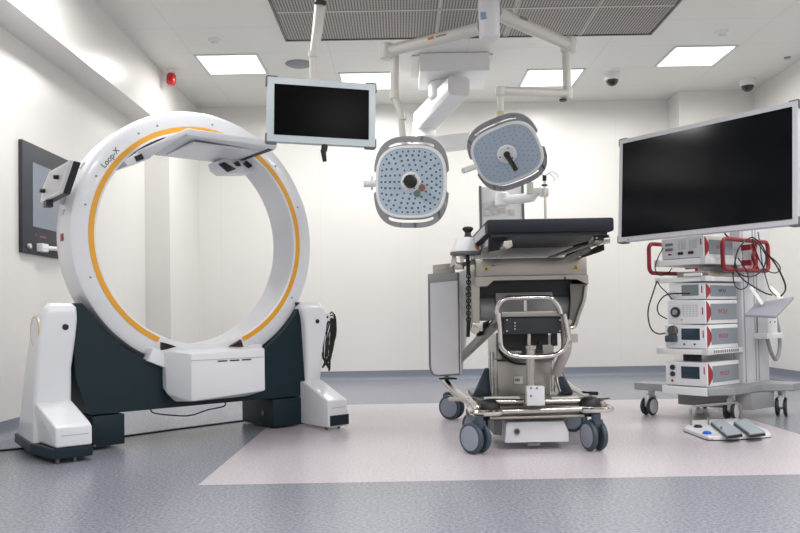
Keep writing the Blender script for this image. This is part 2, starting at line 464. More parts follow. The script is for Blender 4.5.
# wall screen
t = thing('wall_screen', 'dark framed screen set in the left wall behind the ring scanner', 'screen', (LX, 5.48, 1.27))
MB().bb((LX, 5.48, 1.27), (LX + .03, 6.75, 2.072), bev=.004).build('surround', m_wallframe, t)
MB().bb((LX + .028, 5.63, 1.47), (LX + .033, 6.6, 1.937)).build('screen', m_wallscreen, t, smooth=False)
MB().cyl((LX + .03, 5.56, 1.32), (LX + .05, 5.56, 1.32), .018).build('knob', m_lgrey, t)
b = MB().cyl((LX + .06, 5.70, 1.32), (LX + .06, 6.2, 1.345), .017)
b.box((LX + .05, 5.74, 1.322), (.05, .1, .06), bev=.006)
b.build('pull_bar', m_whitem, t)
b = MB().bb((LX + .03, 5.66, 1.405), (LX + .032, 5.68, 1.42)).bb((LX + .03, 5.74, 1.40), (LX + .032, 5.84, 1.415)); build_each(b, 'screen_icon', mat('red_led', rgb(120, 60, 80), .4), t)

# ------------------------------------------------------------------ ring scanner
GA = R(39)
G = thing('ring_scanner', 'large white ring-shaped imaging gantry with orange stripe on a dark teal base', 'medical scanner', (-1.309, 5.2, 0), GA)
ZC = 1.31
# ring body: lathe about local y
prof = [(.702, 0), (.712, -.006), (.75, -.004), (.825, .0), (.848, .012), (.859, .04), (.859, .26), (.848, .288), (.825, .3), (.712, .3), (.70, .29), (.70, .01), (.702, 0)]
MB().lathe(prof, (0, 0, ZC), (0, 1, 0), 128).build('ring', m_white, G, local=True)
# lathe angle frame helper for arcs on the ring (angle in degrees, 0 = right, 90 = top)
def gring(r, v, a): return Vector((r * math.cos(R(a)), v, ZC + r * math.sin(R(a))))
def ring_band(mb, r0, r1, v, a0, a1, n=100, th=.003):
    for k in range(n):
        A = a0 + (a1 - a0) * k / n; B = a0 + (a1 - a0) * (k + 1) / n
        vs = [mb.b.verts.new(p) for p in (gring(r0, v, A), gring(r1, v, A), gring(r1, v, B), gring(r0, v, B))]
        vb = [mb.b.verts.new(p) for p in (gring(r0, v + th, A), gring(r1, v + th, A), gring(r1, v + th, B), gring(r0, v + th, B))]
        mb.b.faces.new(vs); mb.b.faces.new((vs[0], vs[3], vb[3], vb[0])); mb.b.faces.new((vs[1], vs[2], vb[2], vb[1]))
    bmesh.ops.remove_doubles(mb.b, verts=list(mb.b.verts), dist=1e-5)
b = MB(); ring_band(b, .7155, .7475, -.009, -67.5, 244.6, th=.006); b.build('orange_stripe', m_orange, G, local=True)
b = MB()
for a in (20, 44.6, 84.6, 113.2, 123.4, 153, 167.1, 200, 330):
    p = gring(.783, -.003, a); b.cyl(p + Vector((0, .004, 0)), p + Vector((0, -.004, 0)), .007, 10)
build_each(b, 'tracking_marker', m_grey, G, local=True)
p = gring(.775, -.0045, 142)
text('ring_lettering', 'Loop-X', .05, frame(p, (math.sin(R(142)), 0, -math.cos(R(142))), (math.cos(R(142)), 0, math.sin(R(142)))), m_dark, G)
# outer side stickers
b = MB()
for zz, hh in ((1.50, .05), (1.43, .035)):
    x_ = -math.sqrt(.859 ** 2 - (zz + hh / 2 - ZC) ** 2); b.bb((x_ - .006, .13, zz), (x_ + .02, .17, zz + hh))
build_each(b, 'side_label', m_lgrey, G, local=True)
MB().bb((-.864, .11, 1.27), (-.85, .16, 1.315)).build('stop_label', m_redc, G, local=True)
b = MB()
for ang in (150, 60):
    p = gring(.861, .1, ang); b.box(p, (.04, .03, .02), rot=Matrix.Rotation(R(90 - ang), 3, 'Y'))
build_each(b, 'outer_plug', m_lgrey, G, local=True)
# dark base with circular cut-out
def base_poly():
    pts = [(-.75, .215), (-.80, .32), (-.84, .45), (-.85, .7), (-.845, .885), (-.80, .885)]
    r = .872
    for k in range(25):
        a = R(211 + (329 - 211) * k / 24); pts.append((-.03 + .873 * math.cos(a), ZC + .873 * math.sin(a)))
    pts += [(.70, .885), (.75, .885), (.765, .7), (.765, .215)]
    return pts
bp_ = base_poly()
V0, V1 = -.05, .36
b = MB(); b.prism(bp_, (0, V0, 0), (1, 0, 0), (0, 0, 1), (0, V1 - V0, 0))
b.build('base_cover', m_teal, G, local=True)
b = MB(); b.bb((-.745, -.055, .022), (-.553, .34, .205), bev=.006)
b.bb((.485, -.055, .012), (.757, .41, .205), bev=.006)
build_each(b, 'base_foot_block', m_teal, G, local=True)
b = MB()
for u in (-.735,): b.box((u, -.058, .03), (.012, .006, .012))
b.cyl((.486, .09, .10), (.480, .09, .10), .02); b.cyl((.735, -.054, .05), (.735, -.060, .05), .008)
build_each(b, 'base_screw', m_steeld, G, local=True)
# towers
def lerp_tab(tab, z):
    if z <= tab[0][0]: return tab[0][1]
    for (a, p), (c, q) in zip(tab, tab[1:]):
        if z <= c: return p + (q - p) * (z - a) / (c - a)
    return tab[-1][1]
def shear(u, v, sgn):
    if sgn > 0: return u
    return u - (.13 * (v + .36) if v < -.1 else .034 * max(0, 1 - (v + .1) / .45))
def tower(sgn):
    if sgn < 0:
        UL = [(.05, -1.05), (.32, -1.05), (.50, -1.042), (.67, -1.03), (.79, -1.012), (.86, -.99), (.885, -.968)]
        UR = [(.05, -.836), (.32, -.836), (.50, -.841), (.67, -.82), (.79, -.808), (.86, -.812), (.885, -.835)]
    else:
        UL = [(.05, .750), (.3, .748), (.757, .722), (.84, .702), (.885, .71)]
        UR = [(.05, .876), (.5, .876), (.57, .885), (.66, .905), (.75, .916), (.81, .908), (.85, .885), (.885, .86)]
    VF = [(.05, -.07), (.30, -.07), (.45, -.095), (.70, -.115), (.84, -.112), (.87, -.10), (.885, -.08)]
    VB = [(.05, .46), (.18, .40), (.36, .30), (.56, .23), (.70, .17), (.78, .11), (.83, .05), (.865, -.01), (.885, -.05)]
    zs = [.05 + (.78 - .05) * k / 16 for k in range(16)] + [.78, .80, .82, .835, .85, .86, .87, .878, .885]
    b = MB(); rings = []
    for z in zs:
        a0_, a1_, f0_, f1_ = lerp_tab(UL, z), lerp_tab(UR, z), lerp_tab(VF, z), lerp_tab(VB, z)
        rc_ = min(.03, (a1_ - a0_) * .4, (f1_ - f0_) * .4)
        pth = rrect(((a0_ + a1_) / 2, (f0_ + f1_) / 2, z), (1, 0, 0), (0, 1, 0), (a1_ - a0_) / 2, (f1_ - f0_) / 2, rc_, 5)
        rings.append([b.b.verts.new((shear(p.x, p.y, sgn), p.y, p.z)) for p in pth])
    for A, B in zip(rings, rings[1:]):
        n = len(A)
        for k in range(n): b.b.faces.new((A[k], A[(k + 1) % n], B[(k + 1) % n], B[k]))
    b.b.faces.new(rings[0][::-1]); b.b.faces.new(rings[-1])
    o = b.build('side_tower', m_white, G, local=True)
    o['label'] = 'white left tower with round gold-rimmed cap' if sgn < 0 else 'white right tower with cable hook'
    fv = -.365 if sgn < 0 else -.40
    b = MB(); x0, x1 = (-1.04, -.845) if sgn < 0 else (.71, .875)
    b.hull([(shear(x, v, sgn), v, z) for x in (x0, x1) for v, z in ((fv, .088 if sgn < 0 else .02), (fv, .2), (-.09, .318), (.1, .318), (.1, .088 if sgn < 0 else .02))], bev=.012)
    b.build('foot_cover', m_white, G, local=True)
    MB().bb((x0 + .03, fv - .001, .150), (x1 - .02, fv + .01, .153)).build('foot_seam', m_grey, G, local=True)
    if sgn < 0:
        b = MB(); b.hull([(x, v, z) for x, v in ((-1.058, .47), (-1.094, -.05), (-1.047, -.368), (-.842, -.368), (-.84, .1), (-.9, .47)) for z in (.026, .086)], bev=.01)
        b.build('foot_bumper', m_teal, G, local=True)
        for (u, v) in ((-1.02, -.33), (-.93, -.33), (-.87, -.3)):
            MB().cyl((u, v, 0), (u, v, .03), .012, 10).build('levelling_foot', m_steeld, G, local=True)
        b = MB(); b.cyl((-1.03, -.01, .72), (-1.056, -.01, .72), .088, 40); cap = b.build('round_cap', m_white, G, local=True)
        b = MB(); b.tube([Vector((-1.055, -.01 + .088 * math.cos(k * PI / 24), .72 + .088 * math.sin(k * PI / 24))) for k in range(48)], .0035, 6, closed=True)
        b.build('gold_rim', mat('gold_rim', rgb(214, 176, 110), .4), cap, local=True)
        MB().cyl((-.913, -.10, .745), (-.915, -.12, .745), .018).build('recessed_button', m_black, G, local=True)
    else:
        MB().bb((x0 + .015, fv - .006, .03), (x1 + .004, fv + .06, .10)).build('foot_bumper', m_teal, G, local=True)
        MB().cyl((.82, -.09, .745), (.82, -.12, .745), .016).build('recessed_button', m_black, G, local=True)
        for (u, v) in ((.73, -.35), (.83, -.35)):
            MB().cyl((u, v, 0), (u, v, .03), .012, 10).build('levelling_foot', m_steeld, G, local=True)
tower(-1); tower(1)
# flat detector under the top of the bore
b = MB()
b.hull([(-.235, -.3, 1.965), (-.235, -.3, 1.93), (.39, -.3, 1.945), (.39, -.3, 1.905), (-.20, .3, 1.945), (-.22, .3, 1.90), (.36, .3, 1.94), (.36, .3, 1.90)], bev=.008)
b.hull([(-.24, -.3, 1.962), (-.24, -.3, 1.925), (-.20, .3, 1.94), (-.22, .3, 1.90), (-.45, -.01, 1.845), (-.40, -.01, 1.80), (-.45, .28, 1.845), (-.41, .28, 1.80)], bev=.004)
b.hull([(u, v, z) for v in (-.012, .24) for u, z in ((-.532, 1.776), (-.507, 1.748), (-.40, 1.802), (-.355, 1.815), (-.36, 1.865), (-.44, 1.845))], bev=.004)
b.hull([(u, v, z) for v in (.112, .28) for u, z in ((.17, 1.875), (.22, 1.90), (.36, 1.92), (.46, 1.85), (.44, 1.82), (.237, 1.798), (.19, 1.825))], bev=.004)
b.hull([(u, v, z) for u in (-.24, .392) for v, z in ((-.312, 1.962), (-.316, 1.94), (-.31, 1.918), (-.26, 1.915), (-.26, 1.966))], bev=.006)
det = b.build('detector', m_white, G, local=True, label='white flat detector panel under the top of the ring')
b = MB(); b.box((.07, 0, 1.900), (.46, .44, .012)); b.build('detector_plate', m_white, det, local=True)
b = MB(); b.hull([(.335, -.298, 1.908), (.372, -.298, 1.900), (.335, -.298, 1.90), (.335, .3, 1.895), (.358, .3, 1.895), (.358, .3, 1.905)])
b.build('detector_edge', m_dark, det, local=True)
b = MB(); b.box((-.435, -.014, 1.805), (.05, .02, .035), rot=Matrix.Rotation(R(-27), 3, 'Y'))
for q_ in (((.17, 1.85), (.208, 1.868), (.3, 1.828), (.238, 1.801)), ((.285, 1.869), (.316, 1.887), (.339, 1.854), (.31, 1.85)), ((.363, 1.871), (.387, 1.902), (.434, 1.864), (.402, 1.846))):
    b.prism(q_, (0, .095, 0), (1, 0, 0), (0, 0, 1), (0, .02, 0))
build_each(b, 'detector_socket', m_black, det, local=True)
b = MB()
for k in range(12):
    a0, a1 = 112 + k * 2.2, 112 + (k + 1) * 2.2
    b.prism([(gring(.70, 0, a0).x, gring(.70, 0, a0).z), (gring(.70, 0, a1).x, gring(.70, 0, a1).z), (gring(.678 if 1 < k < 11 else .695, 0, a1).x, gring(.678 if k < 10 else .695, 0, a1).z), (gring(.678 if k > 1 else .69, 0, a0).x, gring(.678 if k > 1 else .69, 0, a0).z)], (0, .0, 0), (1, 0, 0), (0, 0, 1), (0, .2, 0))
b.build('detector_track', m_dark, det, local=True)  # dark lens-shaped strip painting the shaded gap between ring and wing
# x-ray source box at the bottom
b = MB()
b.hull([(-.225, -.30, .565), (.285, -.30, .575), (.285, -.30, .30), (-.225, -.30, .27), (-.312, -.10, .58), (-.312, -.12, .315), (-.27, -.15, .262), (.20, -.2, .262), (.37, -.08, .585), (.37, -.08, .32), (-.29, .2, .585), (.34, .2, .585), (-.29, .2, .45), (.34, .2, .45)], bev=.007)
src = b.build('source_box', m_white, G, local=True, label='white boxy source housing at the foot of the ring')
b = MB()
for u in (-.05, .035, .12): b.bb((u, -.304, .505), (u + .065, -.298, .513))
build_each(b, 'vent_slot', m_dark, src, local=True)
b = MB(); b.bb((-.228, -.3025, .52), (.287, -.30, .5225)); b.build('lid_seam', m_grey, src, local=True)
b = MB()
b.hull([(u, v, z) for v in (-.09, .0) for u, z in ((-.385, .60), (-.418, .522), (-.30, .47), (-.28, .585))], bev=.004)
b.hull([(.405, -.03, .60), (.42, -.03, .56), (.34, -.03, .50), (.30, -.03, .60), (.40, -.06, .59), (.30, -.08, .49), (.28, -.08, .59)], bev=.004)
build_each(b, 'source_bracket', m_white, src, local=True)
b = MB(); b.hull([(u, v, z) for v in (-.095, -.08) for u, z in ((-.335, .637), (-.300, .628), (-.297, .59), (-.336, .585))] + [(-.217, -.06, .603), (-.30, -.06, .615)])
b.hull([(.139, -.085, .592), (.229, -.085, .632), (.243, -.085, .583), (.139, -.06, .588), (.229, -.06, .636), (.243, -.06, .583)])
build_each(b, 'bracket_socket', mat('maroon_black', rgb(44, 14, 20), .3), src, local=True)
b = MB(); b.tube(smooth_path([(-.37, -.0, .225), (-.36, -.02, .19), (-.25, -.03, .165), (-.12, -.03, .15), (0, -.03, .175), (.13, -.02, .19), (.14, 0, .23)]), .0045, 6)
b.build('hanging_cable', m_black, G, local=True)
# control monitor on the ring's outer left side
b = MB()
BLp, TLp, TRp, BRp = Vector((-.95, .26, 1.515)), Vector((-.95, .05, 1.675)), Vector((-.955, -.38, 1.672)), Vector((-.95, -.155, 1.522))
TLm = Vector((-.95, .20, 1.60))
d = Vector((.055, .0, -.008))
b.hull([p for q in (BLp, TLm, TLp, TRp, BRp) for p in (q + d * .25, q + d)], bev=.004)
cmn = b.build('control_monitor', m_dark, G, local=True, label='small control monitor fixed on the outer left of the ring')
b = MB(); cen = (BLp + TRp + TLp + BRp) / 4
b.hull([p for q in (BLp, TLm, TLp, TRp, BRp) for p in (q + Vector((-.004, 0, 0)), q + d * .3)], bev=.003); b.build('monitor_face', m_whitem, cmn, local=True)
b = MB(); b.hull([p for q in (BLp, TLm, TLp, TRp, BRp) for p in (cen + (q - cen) * .84 + Vector((-.006, 0, 0)), cen + (q - cen) * .84)]); b.build('monitor_screen', m_lgrey, cmn, local=True)
b = MB()
for p in (Vector((-.955, .14, 1.57)), Vector((-.955, -.15, 1.61))): b.cyl(p, p + Vector((-.03, 0, 0)), .013, 12)
build_each(b, 'monitor_knob', m_black, cmn, local=True)
MB().hull([(-.925, .1, 1.52), (-.925, -.12, 1.62), (-.83, .22, 1.50), (-.83, .02, 1.62), (-.925, .1, 1.58), (-.83, .2, 1.6)]).build('monitor_bracket', m_whitem, cmn, local=True)
MB().bb((-.96, .10, 1.47), (-.92, .16, 1.51)).build('monitor_plug', m_dark, cmn, local=True)

# cable coil on the right tower
b = MB(); rnd = random.Random(3)
for k in range(5):
    pth = []
    for j in range(24):
        a = 2 * PI * j / 24
        pth.append(Vector((1.005 + .065 * math.sin(a) * (1 - k * .22) + rnd.uniform(-.005, .005) + k * .004, 0.02 + .02 * math.cos(a), .63 - .18 * math.cos(a + .3) - .02 * k + rnd.uniform(-.006, .006))))
    b.tube(pth, .006, 6, closed=True)
for k in range(2):
    b.tube(smooth_path([(.95, .0, .76), (.96, -.03, .62), (.94 + k * .03, -.04, .48), (.92, -.02, .40)]), .006, 6)
M_ = ROOTS[G.name]; b.b.transform(M_)
o = b.build('cable_coil', m_black, loc=M_ @ Vector((.95, .03, .4))); tag(o, 'coil of black cable hanging on the right tower of the ring scanner', 'cable')
b = MB(); b.bb((.90, -.01, .745), (1.0, .03, .765)); b.bb((.99, -.01, .745), (1.0, .03, .80))
b.build('cable_hook', m_whitem, G, local=True)
# floor cable at left
b = MB(); b.tube(smooth_path([(-2.67, 4.60, .008), (-2.45, 4.72, .006), (-2.2, 4.87, .006), (-2.0, 5.05, .006), (-1.85, 5.224, .006), (-1.55, 5.55, .006), (-1.224, 5.872, .006), (-.95, 6.12, .006)]), .007, 6)
tag(b.build('floor_cable', m_black, loc=(-2.2, 4.87, 0)), 'thin black cable on the floor running behind the ring scanner base', 'cable')

# ------------------------------------------------------------------ screens on arms
def slab_frame(TL, TR, BL, BR):
    ex = (TR - TL).normalized(); ey = ((TL + TR) / 2 - (BL + BR) / 2).normalized(); ez = ex.cross(ey).normalized(); ey = ez.cross(ex)
    c = (TL + TR + BL + BR) / 4
    return c, ex, ey, ez, ((TR - TL).length + (BR - BL).length) / 4, ((TL - BL).length + (TR - BR).length) / 4
def monitor(name, label, corners, bez, th, mfr, mscr, loc):
    c, ex, ey, ez, hw, hh = slab_frame(*corners)
    t = thing(name, label, 'monitor', loc)
    rot = Matrix((ex, ey, ez)).transposed()
    b = MB(); b.box(c - ez * th / 2, (2 * hw, 2 * hh, th), rot=rot, bev=.006); hs = b.build('housing', mfr, t)
    b = MB(); b.box(c + ez * .001, (2 * hw - 2 * bez, 2 * hh - 2 * bez, .006), rot=rot); b.build('screen', mscr, t, smooth=False)
    for sx in (-1, 1):
        for sy in (-1, 1):
            b = MB(); p = c + ex * sx * hw + ey * sy * hh - ez * th * .55
            b.box(p - ex * sx * .028 + ey * sy * .002, (.06, .012, th * 1.02), rot=rot, bev=.003)
            b.box(p - ey * sy * .022 + ex * sx * .002, (.012, .05, th * 1.02), rot=rot, bev=.003)
            b.build('corner_bumper', m_bump, t)
    return t, c, ex, ey, ez, hw, hh
cor = (at(266, 76, 4.36), at(375.5, 84, 4.5), at(268, 139, 4.36), at(375.5, 149, 4.5))
t, c, ex, ey, ez, hw, hh = monitor('hanging_monitor', 'small black monitor in a pale blue-grey frame hanging on a ceiling arm', cor, .040, .05, m_frame, m_screen, at(318, 0, 4.55))
b = MB()
pb = c - ez * .09; top = at(313, 53, 4.72)
b.box(c - ez * .075, (.16, .16, .05), rot=Matrix((ex, ey, ez)).transposed(), bev=.01)
b.build('mount_plate', m_lgrey, t)
b = MB(); pv = Vector((top.x, 4.72, top.z))
b.tube([Vector((pv.x, 4.72, c.z - .05)), Vector((pv.x, 4.72, pv.z))], .024, 14); b.tube([Vector((pv.x, 4.72, c.z)), c - ez * .09], .03, 12)
b.build('down_tube', m_offwhite, t)
b = MB(); b.tube([pv + Vector((0, 0, -.02)), at(317.5, 30, 4.74), at(320, 6, 4.76), at(321, -14, 4.78)], [.026, .034, .036, .036], 14)
b.cyl(pv + Vector((0, 0, -.03)), pv + Vector((0, 0, .01)), .03); b.build('upper_arm', m_offwhite, t)
ht = at(321, -14, 4.78)
b = MB(); b.cyl((ht.x, 4.78, ht.z - .05), (ht.x, 4.78, CEIL - .03), .04); b.cyl((ht.x, 4.78, CEIL - .07), (ht.x, 4.78, CEIL - .03), .09); b.build('ceiling_column', m_offwhite, t)
MB().cyl(at(320, 4, 4.72), at(320.3, 1, 4.72), .037).build('arm_band', m_dark, t)
bm_ = c - ey * hh
b = MB(); b.tube([bm_ + ex * .02 - ez * .02, bm_ + ex * .015 - ey * .035 - ez * .02], .018, 10); b.tube([bm_ + ex * .01 - ey * .03 - ez * .02, bm_ + ex * .02 - ey * .095 - ez * .02], [.016, .012], 10); b.build('black_grip', m_black, t)
# large screen
CWV = Vector((.615, -.788, 0)).normalized(); CVV = Vector((-CWV.y, CWV.x, 0)); CO = Vector((2.09, 5.35, 0))
def cp(u, v, z): return CO + CWV * u + CVV * v + Vector((0, 0, z))
cor = (cp(-.548, -.17, 2.03), cp(.745, -.17, 2.03), cp(-.532, -.22, 1.278), cp(.745, -.22, 1.278))
TV, c, ex, ey, ez, hw, hh = monitor('large_monitor', 'large black flat screen in a silver-white frame above the equipment cart', cor, .034, .06, m_frame2, m_screen_tv, cp(.1, .3, 1.27))
b = MB(); b.box(c - ez * .08, (.4, .3, .06), rot=Matrix((ex, ey, ez)).transposed(), bev=.01)
b.hull([cp(-.0, .46, 1.5), cp(.1, .46, 1.5), cp(-.0, .46, 1.62), cp(.1, .46, 1.62)] + [c - ez * .08 + ex * a + ey * bb for a in (-.06, .06) for bb in (-.06, .06)])
b.build('mount_bracket', m_lgrey, TV)
b = MB(); b.cyl(c - ey * (hh - .012) - ex * (hw - .09) + ez * .001, c - ey * (hh - .012) - ex * (hw - .09) + ez * .004, .004); b.build('power_light', m_dark, TV)

# ------------------------------------------------------------------ surgical lamps and their column
HX, HY = .67, 5.5
t = thing('lamp_ceiling_column', 'white ceiling column carrying both surgical lamps, hanging through the air outlet', 'ceiling mount', (HX, HY, CEIL))
b = MB(); b.lathe([(0, 2.735), (.062, 2.735), (.074, 2.745), (.074, 2.86), (.076, 2.87), (.076, 3.10), (.07, 3.12), (.07, 3.30), (0, 3.30)], (HX, HY, 0), (0, 0, 1), 28); b.build('column', m_whitem, t)
b = MB(); b.box((HX - .045, HY - .064, 2.875), (.045, .012, .05)); b.build('sticker', mat('pale_blue_label', rgb(150, 172, 196), .4), t)
b = MB(); b.lathe([(0, 3.24), (.22, 3.24), (.24, 3.26), (.24, CEIL - .03), (0, CEIL - .03)], (HX, HY, 0), (0, 0, 1), 28); b.build('ceiling_flange', m_whitem, t)

def squircle(a, n=3.0):
    ca, sa = math.cos(a), math.sin(a)
    return (abs(ca) ** n + abs(sa) ** n) ** (-1 / n)
def lamp_head(t, c, ez, roll, hr, handle, asp):
    ez = Vector(ez).normalized(); ex = Vector((0, 0, 1)).cross(ez).normalized(); ey = ez.cross(ex)
    ex, ey = ex * math.cos(roll) + ey * math.sin(roll), ey * math.cos(roll) - ex * math.sin(roll)
    ey = ey * asp
    P = lambda x, y, z: c + ex * x + ey * y + ez * z
    N = 72
    # body rim
    b = MB(); rings = []
    for (s, z) in ((.0, -.10), (.45, -.10), (.8, -.075), (.97, -.045), (1.0, -.02), (1.0, .006), (.985, .016), (.92, .018), (.915, .008)):
        if s == 0: rings.append([b.b.verts.new(P(0, 0, z))]); continue
        rings.append([b.b.verts.new(P(hr * s * squircle(2 * PI * k / N) * math.cos(2 * PI * k / N), hr * s * squircle(2 * PI * k / N) * math.sin(2 * PI * k / N), z)) for k in range(N)])
    for A, B in zip(rings, rings[1:]):
        for k in range(N):
            if len(A) == 1: b.b.faces.new((A[0], B[k], B[(k + 1) % N]))
            else: b.b.faces.new((A[k], A[(k + 1) % N], B[(k + 1) % N], B[k]))
    b.build('lamp_housing', m_whitem, t)
    # lens
    b = MB(); rr = hr * .92
    b.prism([(rr * squircle(2 * PI * k / N) * math.cos(2 * PI * k / N), rr * squircle(2 * PI * k / N) * math.sin(2 * PI * k / N)) for k in range(N)], P(0, 0, .006), ex, ey, ez * .008)
    ln = b.build('lens', m_glass, t)
    b = MB()
    for i, (fr, cnt, sz) in enumerate(((.36, 12, .011), (.50, 17, .012), (.64, 22, .013), (.78, 27, .013), (.90, 34, .011)) if handle == 0 else ((.36, 12, .0045), (.50, 18, .005), (.64, 24, .005), (.78, 30, .005), (.90, 38, .0045))):
        for k in range(cnt):
            a = 2 * PI * (k + .5 * (i % 2)) / cnt; s = squircle(a) * rr * fr
            p = P(s * math.cos(a), s * math.sin(a), .0135)
            b.m(0); b.lathe([(0, .0022), (sz * .75, .0018), (sz * .8, 0)], p, ez, 9)
            if (k + i) % 2 == 0:
                b.m(1); b.lathe([(sz * .8, .0010), (sz * 1.3, .0008), (sz * 1.32, 0)], p, ez, 9)
    o = b.build('led_array', [m_led, m_ledhi], ln); o['kind'] = 'stuff'
    # grey handles, top and bottom, each with a grip slot
    for sg, a0, a1 in ((1, 14, 166), (-1, 194, 346)):
        b = MB(); n = 48
        def cell(aA, aB, f0, f1):
            q = []
            for a, f in ((aA, f0), (aA, f1), (aB, f1), (aB, f0)):
                s = hr * squircle(R(a)); x_, y_ = s * math.cos(R(a)), s * math.sin(R(a))
                q.append((x_ * (.985 + .075 * f), y_ * (.985 + .265 * f)))
            return q
        for k in range(n):
            A = a0 + (a1 - a0) * k / n; B = a0 + (a1 - a0) * (k + 1) / n
            mid = (A + B) / 2 - (0 if sg > 0 else 180)
            slot = 54 < mid < 126
            for f0, f1 in (((0, .16), (.48, 1)) if slot else ((0, 1),)):
                b.prism(cell(A, B, f0, f1), P(0, 0, -.03), ex, ey, ez * .032)
        bmesh.ops.remove_doubles(b.b, verts=list(b.b.verts), dist=1e-5)
        b.build('grip_handle', m_lampgrey, t)
    b = MB(); b.lathe([(0, .022), (.066, .022), (.074, .016), (.076, .010)], c, ez, 36)
    hubo = b.build('centre_disc', m_whitem, t)
    b = MB()
    for a in (60, 180, 300):
        p = P(.056 * math.cos(R(a)), .056 * math.sin(R(a)), .02); b.lathe([(0, .004), (.006, .003), (.006, 0)], p, ez, 8)
    build_each(b, 'disc_screw', m_black, hubo)
    return P, ex, ey, ez
# left lamp
zA = 2.825
t = thing('surgical_lamp', 'left surgical lamp, facing the camera, on a long ceiling arm', 'surgical lamp', (HX, HY, 2.83), 0, 'surgical lamps')
e1 = at(387, 50, 6.0); e1.z = zA
b = MB(); b.tube([Vector((HX, HY, zA)) + (e1 - Vector((HX, HY, zA))).normalized() * .07, e1 + (e1 - Vector((HX, HY, zA))).normalized() * .03], .045, 18); b.lathe([(0, -.055), (.055, -.055), (.06, -.045), (.06, .05), (.05, .055), (0, .055)], e1, (0, 0, 1), 20)
b.build('horizontal_arm', m_offwhite, t)
dirv = (e1 - Vector((HX, HY, zA))).normalized()
nrmv = Vector((-dirv.y, dirv.x, 0)); nrmv = nrmv if nrmv.y < 0 else -nrmv
mk = lambda f: Vector((HX, HY, zA)) * (1 - f) + e1 * f
b = MB(); b.box(mk(.52) + nrmv * .044, (.05, .006, .02), rot=frame((0, 0, 0), -dirv, Vector((0, 0, 1)).cross(-dirv)).to_3x3()); b.build('orange_mark', m_amber, t)
b = MB(); b.box(mk(.42) + nrmv * .044, (.09, .004, .012), rot=frame((0, 0, 0), -dirv, Vector((0, 0, 1)).cross(-dirv)).to_3x3()); b.build('grey_mark', m_print, t)
j1 = at(396, 94, 6.0)
d1_ = Vector((j1.x - .01, e1.y, j1.z))
b = MB(); b.tube([Vector((e1.x + .06, e1.y, zA - .03)), d1_], .034, 14); b.cyl(d1_ + Vector((0, 0, -.04)), d1_ + Vector((0, 0, .03)), .04); b.build('drop_tube', m_offwhite, t)
j2 = at(401, 112, 5.98); j3 = at(403, 140, 5.97)
b = MB(); b.tube([d1_ + Vector((0, 0, -.02)), j2, j3], [.03, .026, .026], 12); b.cyl(at(403, 118, 5.97), at(403, 120, 5.97), .028); b.build('spring_arm', m_offwhite, t)
MB().cyl(at(403, 137, 5.97), at(403, 140, 5.97), .029).build('red_collar', mat('pink_collar', rgb(200, 150, 140), .5), t)
LC = at(411, 182, 5.85)
P, lx, ly, lz = lamp_head(t, LC, (-.16, -1, -.05), R(-2), .27, 0, 1.02)
b = MB(); s0 = at(363.5, 184, 5.93); 
b.tube([j3, j3 + Vector((-.05, .03, -.05)), Vector((s0.x - .0, s0.y + .03, j3.z - .18)), s0 + Vector((0, .04, .03)), s0], .02, 10) if False else None
b.tube([s0, P(-.2, 0, -.05)], .026, 12); b.tube([at(372, 176, 5.95), at(372, 190, 5.95)], .01, 8); build_each(b, 'side_yoke', m_whitem, t)
b = MB(); b.tube([j3, P(-.02, .18, -.13), P(0, .02, -.12)], .026, 12); b.build('rear_yoke', m_whitem, t)
b = MB(); b.lathe([(.05, .02), (.05, .05), (.042, .075), (.04, .10), (.0, .105)], LC, lz, 28); b.build('sterile_handle', m_black, t)
b = MB(); b.lathe([(0, .004), (.026, .003), (.027, 0)], P(.085, -.045, .014), lz, 16); b.build('amber_reflection', mat('brown_reflection', rgb(150, 106, 84), .3), t)  # brown reflection in the lens, put on as a coloured disc
b = MB(); b.lathe([(0, .004), (.026, .003), (.027, 0)], P(.05, -.088, .014), lz, 16); b.build('green_reflection', mat('green_grey_reflection', rgb(108, 128, 116), .3), t)  # greenish lens reflection, likewise painted as a disc
# right lamp
zB = 2.945
t = thing('surgical_lamp', 'right surgical lamp, tilted sideways, its grip stick pointing down', 'surgical lamp', (HX, HY, 2.97), 0, 'surgical lamps')
e2 = at(568.5, 42, 6.27)
b = MB(); b.tube([Vector((HX, HY, zB)).lerp(Vector((e2.x, e2.y, zB)), .085), Vector((e2.x, e2.y, zB))], .05, 18); b.lathe([(0, -.06), (.06, -.06), (.066, -.05), (.066, .05), (.055, .06), (0, .06)], (e2.x, e2.y, zB), (0, 0, 1), 20)
b.build('horizontal_arm', m_offwhite, t)
b = MB(); b.box(Vector((HX, HY, zB)).lerp(Vector((e2.x, e2.y, zB)), .33) + Vector((.04, -.052, .01)), (.10, .006, .014), rot=Matrix.Rotation(math.atan2(e2.y - HY, e2.x - HX), 3, 'Z')); b.build('grey_mark', m_print, t)
j1 = at(568, 96, 6.27); j1 = Vector((e2.x - .02, e2.y, j1.z))
b = MB(); b.tube([Vector((e2.x - .02, e2.y, zB - .04)), j1], .034, 14); b.cyl(j1 + Vector((0, 0, -.03)), j1 + Vector((0, 0, .06)), .042); b.build('drop_tube', m_offwhite, t)
MB().cyl(j1 + Vector((-.04, -.02, -.045)), j1 + Vector((-.04, -.02, -.03)), .03).build('joint_cap', m_dark, t)
j2 = at(500, 91, 5.95)
b = MB(); b.tube([j1 + Vector((0, 0, .02)), j2], .034, 14); b.cyl(j2 + Vector((0, 0, -.04)), j2 + Vector((0, 0, .03)), .036); b.build('spring_arm', m_offwhite, t)
LC = at(507, 153.5, 5.9)
P, lx, ly, lz = lamp_head(t, LC, (-.2, -1, -.62), R(20), .262, 1, .87)
j3 = Vector((j2.x, j2.y, at(499, 113, j2.y).z))
